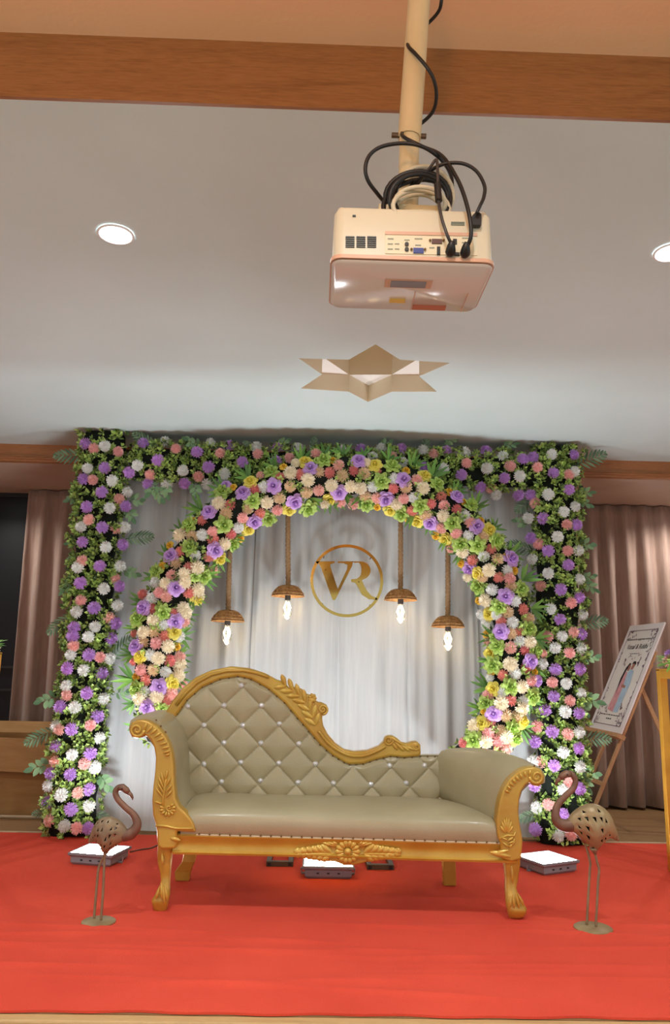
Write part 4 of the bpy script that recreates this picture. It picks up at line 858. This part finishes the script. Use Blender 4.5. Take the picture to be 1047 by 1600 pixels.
M_mauve = mat('mauve_print', (150, 112, 134), .7, rgb2=(120, 104, 110), island=1); M_ink = mat('dark_print_ink', (66, 56, 58), .7); M_pinkpr = mat('rose_dress_print', (230, 172, 174), .7, rgb2=(214, 146, 154), scale=20); M_bluepr = mat('blue_dress_print', (190, 214, 232), .7, rgb2=(168, 198, 222), scale=20); M_skin = mat('skin_print', (176, 120, 100), .7); M_hair = mat('hair_print', (40, 30, 32), .7); M_greyg = mat('grey_green_print', (150, 156, 140), .7)
poster = thing('poster', E0(.5, 0), 'tall welcome poster with a drawn couple, resting on the easel', 'poster')
m = MB(); f = [E0(0, 0, .012), E0(1, 0, .012), E0(1, 1, .012), E0(0, 1, .012)]; m.prism(f, [p-en*.012 for p in f]); m.build('board', M_poster, poster, smooth=False)
def flat(name, mt, polys, d, lab=None):
    m = MB()
    for pl_ in polys: m.add([E0(u, v, d) for u, v in pl_], [tuple(range(len(pl_)))])
    return m.build(name, mt, poster, smooth=False, fix=False, label=lab)
flat('print_field', M_posterin, [[(.08, .045), (.92, .045), (.92, .95), (.08, .95)]], .0126)
def strip(u0, v0, u1, v1, w): 
    dx, dy = (u1-u0)*PW, (v1-v0)*PH; L = math.hypot(dx, dy); nx_, ny_ = -dy/L*w/PW, dx/L*w/PH; return [(u0-nx_, v0-ny_), (u1-nx_, v1-ny_), (u1+nx_, v1+ny_), (u0+nx_, v0+ny_)]
flat('border_line', M_mauve, [strip(.09, .055, .91, .055, .003), strip(.09, .94, .91, .94, .003), strip(.09, .055, .09, .94, .003), strip(.91, .055, .91, .94, .003)], .0131)
rg = random.Random(11); lf = []
for cu, cv, n, su, sv in ((.13, .9, 26, .06, .05), (.87, .88, 30, .06, .06), (.13, .1, 26, .06, .05), (.86, .1, 34, .07, .06), (.1, .72, 10, .012, .08), (.9, .68, 12, .012, .08), (.1, .3, 6, .01, .06), (.9, .28, 10, .012, .06), (.5, .69, 10, .12, .012), (.3, .64, 8, .02, .03), (.72, .64, 8, .02, .03), (.32, .2, 8, .03, .02), (.72, .2, 8, .03, .02)):
    for k in range(n):
        u, v, a, L = cu+rg.gauss(0, su), cv+rg.gauss(0, sv), rg.uniform(0, 6.28), rg.uniform(.008, .02)
        u = min(.90, max(.10, u)); v = min(.935, max(.06, v)); dx, dy = math.cos(a)*L/PW, math.sin(a)*L/PH; nx_, ny_ = -math.sin(a)*L*.35/PW, math.cos(a)*L*.35/PH
        lf.append([(u-dx, v-dy), (u+nx_, v+ny_), (u+dx, v+dy), (u-nx_, v-ny_)])
flat('floral_border', M_mauve, lf, .0134, 'mauve printed flower sprays')['kind'] = 'stuff'
flat('drawn_dress', M_pinkpr, [[(.34, .19), (.54, .17), (.56, .36), (.55, .47), (.50, .545), (.42, .53), (.40, .42)]], .0137, 'rose pink printed dress')
flat('drawn_suit', M_bluepr, [[(.54, .17), (.68, .17), (.70, .30), (.72, .44), (.68, .55), (.58, .57), (.52, .53), (.55, .40)]], .0140, 'pale blue printed suit')
flat('drawn_hair', M_hair, [[(.40, .34), (.38, .48), (.42, .58), (.48, .625), (.53, .62), (.52, .585), (.46, .56), (.43, .46)], [(.56, .615), (.58, .64), (.64, .642), (.67, .62), (.65, .60), (.60, .61)]], .0143, 'dark printed hair')
flat('drawn_face', M_skin, [[(.48, .55), (.54, .555), (.55, .59), (.53, .61), (.49, .60)], [(.57, .565), (.63, .565), (.655, .60), (.63, .62), (.58, .615)], [(.50, .40), (.62, .39), (.62, .415), (.50, .425)]], .0146, 'printed faces and hands')
EM = Matrix([[er[0], eu[0], en[0], 0], [er[1], eu[1], en[1], 0], [er[2], eu[2], en[2], 0], [0, 0, 0, 1]])
def text(body, u, v, size, shear=0.0):
    cu = bpy.data.curves.new('lettering', 'FONT'); cu.body = body; cu.size = size; cu.align_x = 'CENTER'; cu.shear = shear; cu.materials.append(M_ink); cu.extrude = .0002
    tmp = bpy.data.objects.new('lettering', cu); COL.objects.link(tmp); me = bpy.data.meshes.new_from_object(tmp.evaluated_get(bpy.context.evaluated_depsgraph_get())); bpy.data.objects.remove(tmp); o = bpy.data.objects.new('lettering', me); COL.objects.link(o); o.parent = poster; o['kind'] = 'stuff'; o.matrix_local = Matrix.Translation(Vector(E0(u, v, .0142)-ORG[poster.name])) @ EM; return o
text('Welcome to the engagement ceremony of', .5, .845, .026); text('Vatsal & Riddhi', .5, .760, .056, .25)
dash = []                                     # the poster's smallest print is too fine to read: word-length strokes
for v, u0, u1, h, seed in ((.715, .36, .64, .0022, 1), (.142, .20, .80, .0035, 2), (.108, .42, .58, .0045, 3)):
    r2 = random.Random(seed); u = u0
    while u < u1: w = r2.uniform(.025, .07); dash.append(strip(u, v, min(u+w, u1), v, h)); u += w+.014
flat('small_print', M_ink, dash, .0136)['kind'] = 'stuff'

# ------------------------------------------------------------------ gold flower stands at both edges
def gold_stand(x, y, h, w, d, label, flab):
    t = thing('flower_stand', (x+w/2, y+d/2, .008), label, 'stand', 'gold flower stands'); b = .042
    for px_ in (x, x+w-b):
        for py_ in (y, y+d-b):
            m = MB(); m.box((px_+b/2, py_+b/2, .008+h/2), (b, b, h)); m.build('post', M_goldstand, t, smooth=False, bevel=.002)
    for z in (.008+b/2, h-b/2):
        for py_ in (y, y+d-b): m = MB(); m.box((x+w/2, py_+b/2, z), (w-2*b, b, b)); m.build('rail', M_goldstand, t, smooth=False)
        for px_ in (x, x+w-b): m = MB(); m.box((px_+b/2, y+d/2, z), (b, d-2*b, b)); m.build('rail', M_goldstand, t, smooth=False)
    m = MB(); m.box((x+w/2, y+d/2, h+.006), (w, d, .010)); m.build('top_plate', M_goldstand, t, smooth=False)
    c = np.array((x+w/2, y+d/2, h+.012)); f = thing('flower_arrangement', c, flab, 'flowers', 'flower arrangements on gold stands')
    m = MB(); m.lathe([(.12, 0), (.14, .03), (.13, .07), (.07, .10), (.01, .11)], c, 16); m.build('flower_foam', M_core, f, angle=180)
    def sp(rg): 
        th = rg.uniform(0, 6.28); ph = rg.uniform(.2, 1.5); dd = np.array((math.sin(ph)*math.cos(th), math.sin(ph)*math.sin(th), math.cos(ph))); return c+dd*np.array((.15, .15, .10)), dd
    leaf_mass(f, sp, 500, 31, (.03, .05), 'filler_foliage')
    for k in range(22):
        th = k*2.4; ph = .25+1.15*(k/22)**.6; dd = np.array((math.sin(ph)*math.cos(th), math.sin(ph)*math.sin(th), math.cos(ph))); flower('ETVPWEg'[k % 7], c+dd*np.array((.16, .16, .12)), dd, f, .95)
    for k in range(12):
        a = 2*PI*k/12+.1; d = np.array((math.cos(a), math.sin(a), .12)); inst('lance_leaf_cluster', LANCE[k % 4], frame(c+d*np.array((.14, .14, .1))+np.array((0, 0, .02)), (0, -.5, 1), d, .10), f)
M_goldstand = mat('gold_lacquered_metal', (222, 164, 60), .35, metal=.5, rgb2=(200, 140, 46), scale=6)
gold_stand(1.915, 4.05, 1.06, .32, .32, 'gold open-frame flower stand in front of the easel', 'small arrangement of peach and violet flowers on the gold stand by the easel')
gold_stand(-2.06, 4.05, 1.07, .32, .32, 'gold open-frame flower stand at the left edge of the stage', 'flower arrangement peeking in at the left edge beside the dark window')

# ------------------------------------------------------------------ cardboard box
bx0, bx1, by0, by1, bh = -2.42, -1.62, 5.56, 5.98, .50
box = thing('cardboard_box', ((bx0+bx1)/2, (by0+by1)/2, 0), 'open brown cardboard box with its flap folded down beside the flower column', 'box'); tk = .008
for nm, c, s in (('front_panel', ((bx0+bx1)/2, by0, .012+bh/2), (bx1-bx0, tk, bh)), ('back_panel', ((bx0+bx1)/2, by1, .012+bh/2), (bx1-bx0, tk, bh)), ('side_panel', (bx0, (by0+by1)/2, .012+bh/2), (tk, by1-by0, bh)), ('side_panel', (bx1, (by0+by1)/2, .012+bh/2), (tk, by1-by0, bh)), ('bottom_panel', ((bx0+bx1)/2, (by0+by1)/2, .008), (bx1-bx0, by1-by0, tk))):
    m = MB(); m.box(c, s); m.build(nm, M_card, box, smooth=False)
m = MB(); z1 = .012+bh; m.prism([(bx0, by0-.006, z1), (bx1+.0, by0-.006, z1-.01), (bx1-.02, by0-.085, z1-.225), (bx0, by0-.075, z1-.20)], [(bx0, by0-.000, z1+.004), (bx1, by0-.000, z1-.004), (bx1-.02, by0-.079, z1-.225), (bx0, by0-.069, z1-.20)]); m.build('flap', M_card, box, smooth=False)
m = MB(); m.prism([(bx0, by1+.006, z1), (bx1, by1+.006, z1), (bx1-.02, by1+.08, z1+.07), (bx0, by1+.08, z1+.07)], [(bx0, by1-.002, z1), (bx1, by1-.002, z1), (bx1-.02, by1+.074, z1+.076), (bx0, by1+.074, z1+.076)]); m.build('flap', M_card, box, smooth=False)
m = MB(); m.tube([(-2.7, 5.50, .011), (-1.55, 5.50, .011)], .011, 6); tag(m.build('rail_tube', M_piping), 'pale tube lying on the floor before the cardboard box', 'tube')

# ------------------------------------------------------------------ projector on its ceiling pole
YJ = 1.42
pj = thing('projector', (.175, 1.53, 1.87), 'cream ceiling projector hanging from a pole, sockets facing the hall', 'projector')
xa, xb, za, zb_ = .012, .340, 1.862, 1.975; yd = 1.628
def rr(x0, x1, y0, y1, z, r, n=4):
    out = []
    for cx, cy, a in ((x1-r, y1-r, 0), (x0+r, y1-r, 90), (x0+r, y0+r, 180), (x1-r, y0+r, 270)):
        for k in range(n+1): t = math.radians(a+90*k/n); out.append((cx+r*math.cos(t), cy+r*math.sin(t), z))
    return out
m = MB(); m.loft([rr(xa, xb, YJ, yd, za, .022), rr(xa, xb, YJ, yd, za+.012, .022), rr(xa+.002, xb-.002, YJ+.001, yd, zb_-.01, .022), rr(xa+.008, xb-.008, YJ+.008, yd-.006, zb_, .018)])
jb = m.build('housing', M_projector, pj, angle=50)
m = MB(); m.loft([rr(xa-.004, xb+.004, YJ-.004, yd+.004, za-.006, .024), rr(xa-.004, xb+.004, YJ-.004, yd+.004, za+.002, .024)]); m.build('base_band', M_projband, pj, angle=50)
m = MB(); m.loft([rr(xa+.004, xb-.004, YJ+.004, yd-.004, za-.013, .02), rr(xa-.001, xb+.001, YJ, yd, za-.008, .022)]); un = m.build('underside', M_projunder, pj, angle=50)
zz = za-.0135
m = MB(); m.box((.175, 1.50, zz), (.10, .035, .003)); m.build('mount_plate', M_projband, un, smooth=False); m = MB(); m.box((.175, 1.50, zz-.002), (.075, .024, .003)); m.build('mount_plate', M_floodbody, un, smooth=False)
m = MB(); m.box((.16, 1.58, zz), (.035, .018, .002)); m.build('warning_label', mat('yellow_label', (226, 190, 90), .6), un, smooth=False)
m = MB(); m.box((.235, 1.608, zz), (.075, .022, .002)); m.build('lamp_door', mat('terracotta_label', (188, 110, 78), .6), un, smooth=False)
for x in (.195, .31): m = MB(); m.box((x, 1.58, zz+.0005), (.0015, .09, .002)); m.build('panel_seam', M_projband, un, smooth=False)
# rear face details: frame read from the photograph
PJ = lambda px, py, dy=0.0: at(px, py, YJ+dy)
def jrect(px0, py0, px1, py1, name, mt, dy, parent=None, th=.004):
    q = [PJ(px0, py1, dy), PJ(px1, py1+(px1-px0)*.02, dy), PJ(px1, py0+(px1-px0)*.02, dy), PJ(px0, py0, dy)]; m = MB(); m.prism(q, [p+np.array((0, th, 0)) for p in q]); return m.build(name, mt, parent or jb, smooth=False)
M_bay = mat('socket_bay', (226, 216, 186), .5)
jrect(602, 361, 746, 366, 'bay_lip', M_projband, -.003)
bay = jrect(602, 365, 746, 396, 'socket_bay', M_bay, -.0015, None, .003)
for k in range(3):
    for r in range(6): jrect(540+17*k, 369+3.1*r, 554+17*k, 370.6+3.1*r, 'vent_slot', M_black, -.002, None, .003)
for x, y in ((635.5, 382), (635.5, 390)):
    p = PJ(x, y, -.002); m = MB(); m.lathe([(.0042, 0), (.0042, .003), (.001, .003)], p, 12, np.array([[1, 0, 0], [0, 0, -1], [0, 1, 0]])); m.build('audio_jack', M_black, bay)
M_vga = mat('blue_vga_shell', (56, 70, 140), .5); M_com = mat('brown_serial_shell', (92, 58, 50), .5)
jrect(646, 387, 662, 395, 'video_socket', M_vga, -.004, bay); jrect(675, 373, 691, 380, 'serial_socket', M_com, -.004, bay)
for x, y in ((643, 390), (664, 390), (672, 376), (693, 376)):
    p = PJ(x, y, -.003); m = MB(); m.lathe([(.0025, 0), (.0025, .003), (.0005, .004)], p, 6, np.array([[1, 0, 0], [0, 0, -1], [0, 1, 0]])); m.build('jack_screw', M_nail, bay)
jrect(683, 385, 688, 397, 'usb_socket', M_black, -.004, bay); jrect(708, 373, 714, 381, 'network_socket', M_black, -.004, bay); jrect(710, 394, 718, 398, 'hdmi_socket', M_black, -.004, bay); jrect(551, 335.5, 556, 337.5, 'lock_slot', M_black, -.002, None, .003)
for k, (x, y, w) in enumerate(((606, 372, 9), (606, 380, 8), (606, 388, 8), (617, 380, 7), (617, 388, 7), (632, 374, 8), (648, 372, 12), (649, 382, 9), (671, 386, 8), (722, 371, 16), (722, 378, 12))): jrect(x, y, x+w, y+1.6, 'socket_caption', M_greyg, -.0025, bay, .002)
for r in range(3): jrect(705, 346+2*r, 726, 347+2*r, 'speaker_slot', M_greyg, -.0015, None, .003)
for x, yq in ((.03, 1.45), (.325, 1.45)): m = MB(); m.lathe([(.010, 0), (.010, .008), (.006, .012)], (x, yq, zb_-.001), 10); m.build('screw_foot', M_projector, jb)
# pole
pt = at(661, -40, 1.53); pbm = at(656, 300, 1.53); top = np.array((pt[0]+.001, 1.53, CEIL_HALL)); q = np.array((.178, 1.53, 2.02))
m = MB(); m.tube([np.array((.180, 1.53, 2.22)), top], .0262, 20); m.build('pole', M_pole, pj)
m = MB(); m.tube([q, np.array((.180, 1.53, 2.235))], .0225, 20); m.build('pole_sleeve', M_pole, pj)
m = MB(); m.lathe([(.06, 0), (.06, .012), (.03, .02)], (top[0], 1.53, CEIL_HALL-.022), 20); m.build('ceiling_flange', M_pole, pj)
m = MB(); m.tube([(.140, 1.53, 2.226), (.218, 1.53, 2.226)], .006, 8); m.build('cross_bolt', M_steel, pj)
m = MB(); m.box((.178, 1.53, 2.006), (.14, .12, .02)); m.bar((.12, 1.53, 1.985), (.12, 1.53, 2.0), .02, .05); m.bar((.236, 1.53, 1.985), (.236, 1.53, 2.0), .02, .05); m.build('bracket', M_pole, pj, smooth=False, bevel=.003)
def cable(name, pts, r, mt, label, cat='cable', grp=None):
    m = MB(); m.tube(smooth_path([at(x, y, Y) for x, y, Y in pts], 7), r, 8); return tag(m.build(name, mt, angle=180, origin=at(*pts[-1])), label, cat, grp)
G = 'projector cables'
cable('video_cable', [(692, -30, 1.52), (690, 0, 1.525), (684, 20, 1.55), (660, 45, 1.575), (640, 62, 1.55), (638, 72, 1.51), (650, 85, 1.49), (667, 105, 1.488), (678, 125, 1.50), (682, 150, 1.525), (676, 175, 1.555), (655, 195, 1.575), (634, 203, 1.55), (628, 209, 1.51), (634, 216, 1.48), (660, 229, 1.47), (690, 243, 1.455), (712, 275, 1.42), (725, 305, 1.40), (734, 340, 1.385), (736, 368, 1.385), (730, 386, 1.40), (727, 392, 1.412)], .0042, M_black, 'long black cable winding around the projector pole', 'cable', G)
cable('video_cable', [(600, 315, 1.50), (590, 303, 1.48), (575, 282, 1.46), (571, 262, 1.45), (578, 242, 1.45), (597, 229, 1.45), (630, 224, 1.45), (662, 230, 1.45), (690, 250, 1.47), (705, 275, 1.52), (706, 300, 1.56), (700, 322, 1.57)], .0042, M_black, 'black cable looping out wide on the left above the projector', 'cable', G)
cable('power_cable', [(640, 292, 1.50), (660, 276, 1.47), (680, 262, 1.45), (700, 255, 1.44), (725, 256, 1.43), (745, 268, 1.42), (757, 290, 1.41), (756, 308, 1.405), (750, 322, 1.40), (745, 333, 1.40)], .0038, M_black, 'black power cable arching right into the projector corner', 'cable', G)
cable('signal_cable', [(640, 300, 1.52), (655, 285, 1.48), (672, 262, 1.44), (682, 250, 1.43), (684, 275, 1.42), (685, 310, 1.41), (690, 340, 1.395), (698, 365, 1.39), (704, 380, 1.40), (703, 388, 1.412)], .0033, mat('grey_black_cable', (62, 56, 54), .4), 'grey cable with a ferrite bead dropping to the sockets', 'cable', G)
m = MB(); m.tube([at(683.5, 288, 1.418), at(685.5, 314, 1.408)], .0075, 10); tag(m.build('ferrite_bead', M_black), 'black ferrite bead clamped on the grey projector cable', 'ferrite bead')
for (x, y), n, lb in (((704, 388), 'cable_plug', 'black plug in the projector socket, left of the two'), ((727, 390), 'cable_plug', 'black plug in the projector socket, right of the two')):
    m = MB(); m.tube([at(x+3, y-12, 1.392), at(x+1, y-3, 1.398), at(x, y+5, 1.408), at(x-1, y+8, 1.414)], [.005, .009, .011, .009], 8); tag(m.build(n, M_black, angle=180), lb, 'plug')
m = MB(); q = [at(x, y, 1.408) for x, y in ((736, 352), (752, 352), (753, 334), (746, 328), (738, 336))]; m.prism(q, [p+np.array((0, .012, 0)) for p in q]); tag(m.build('power_plug', M_black, smooth=False, bevel=.002), 'square black power plug at the corner of the projector', 'plug')
def coil(name, mt, r, label, rings):
    m = MB()
    for cx, cy, Y, rx, ry, tlt, ph in rings:
        pts = []
        for k in range(28):
            a = 2*PI*k/28; x = rx*math.cos(a); z = ry*math.sin(a); pts.append(at(cx+x*math.cos(tlt)-z*math.sin(tlt), cy+x*math.sin(tlt)+z*math.cos(tlt), Y+.02*math.sin(a+ph)))
        m.tube(pts, r, 8, closed=True)
    return tag(m.build(name, mt, angle=180), label, 'cable', G)
coil('cable_coil', M_black, .0052, 'black cable bundle coiled on top of the projector', [(652, 306, 1.47, 50, 38, -.1, 0), (655, 312, 1.46, 46, 40, .1, 1), (650, 316, 1.48, 52, 34, -.25, 2), (660, 310, 1.465, 44, 42, .2, 3)])
coil('cable_coil', M_wcable, .0048, 'cream cable bundle coiled on top of the projector', [(656, 318, 1.452, 40, 26, 0, 0), (658, 324, 1.445, 44, 26, .1, 2), (662, 306, 1.50, 46, 46, -.15, 1), (652, 328, 1.45, 36, 24, -.1, 3)])

# ------------------------------------------------------------------ downlights
def downlight(x, y, z, label, watt, col, lens=M_downlens):
    t = thing('downlight', (x, y, z-.012), label, 'downlight', 'ceiling downlights')
    m = MB(); m.lathe([(.064, -.001), (.066, -.006), (.058, -.008), (.055, -.004)], (x, y, z), 32, cap=False); m.build('trim_ring', M_white, t, angle=60, fix=False)
    m = MB(); m.lathe([(.056, -.004), (.03, -.006), (.001, -.0065)], (x, y, z), 32, cap=False); m.build('lens', lens, t, angle=180, fix=False, label='glowing white lens')
    L = bpy.data.lights.new('downlight_beam', 'SPOT'); L.energy = watt; L.color = col; L.shadow_soft_size = .055; L.spot_size = math.radians(150); L.spot_blend = .8
    o = bpy.data.objects.new('downlight_beam', L); COL.objects.link(o); o.parent = t; o.location = (0, 0, -.012)
for px, py, lab in ((181, 365, 'lit round downlight in the ceiling left of the projector'), (1050, 393, 'lit round downlight in the ceiling at the right edge')):
    p = atz(px, py, CEIL); downlight(p[0], p[1], CEIL, lab, DOWN_W, (.88, .97, 1))
for x, lab in ((-2.76, 'added unseen downlight in the stage ceiling beyond the left edge'), (3.25, 'added unseen downlight in the stage ceiling beyond the right edge')): downlight(x, 2.52, CEIL, lab, DOWN_W, (.88, .97, 1))  # unseen pair added to brighten the sides of the carpet
for x, lab in ((-2.75, 'lit downlight above the dark window at the left end of the curtains'), (.75, 'unseen downlight behind the white drape, added to light the poster'), (2.95, 'lit downlight above the right end of the curtains')): downlight(x, 5.85, CEIL_REAR, lab, 48, (1, .97, .92))  # the middle one is added, out of view, to brighten the poster
k = 0
for y in (.2, -1.6, -3.4):  # unseen hall downlights, added to light the stage from the front
    for x in (-2.2, 0, 2.2):
        k += 1; downlight(x, y, CEIL_HALL, 'unseen hall downlight added for frontal light, '+{-2.2: 'left', 0: 'middle', 2.2: 'right'}[x]+' one of the row '+{.2: 'nearest the stage', -1.6: 'halfway down the hall', -3.4: 'farthest from the stage'}[y], HALL_W, (.90, .98, 1))

# unseen warm globe, added behind the viewer to brighten the hall ceiling
gl = thing('added_globe', (-.35, -.25, 2.14), 'unseen warm globe added behind the viewer to brighten the hall ceiling', 'pendant lamp')
m = MB(); m.lathe([(.002, 0), (.06, .012), (.10, .05), (.115, .11), (.10, .17), (.06, .21), (.03, .22)], (-.35, -.25, 2.14), 20); m.build('glass_globe', mat('added_warm_glow', (255, 190, 124), .4, emit=GLOBE), gl, angle=180)
m = MB(); m.tube([(-.35, -.25, 2.36), (-.35, -.25, CEIL_HALL)], .006, 8); m.build('hanging_rod', M_nail, gl)
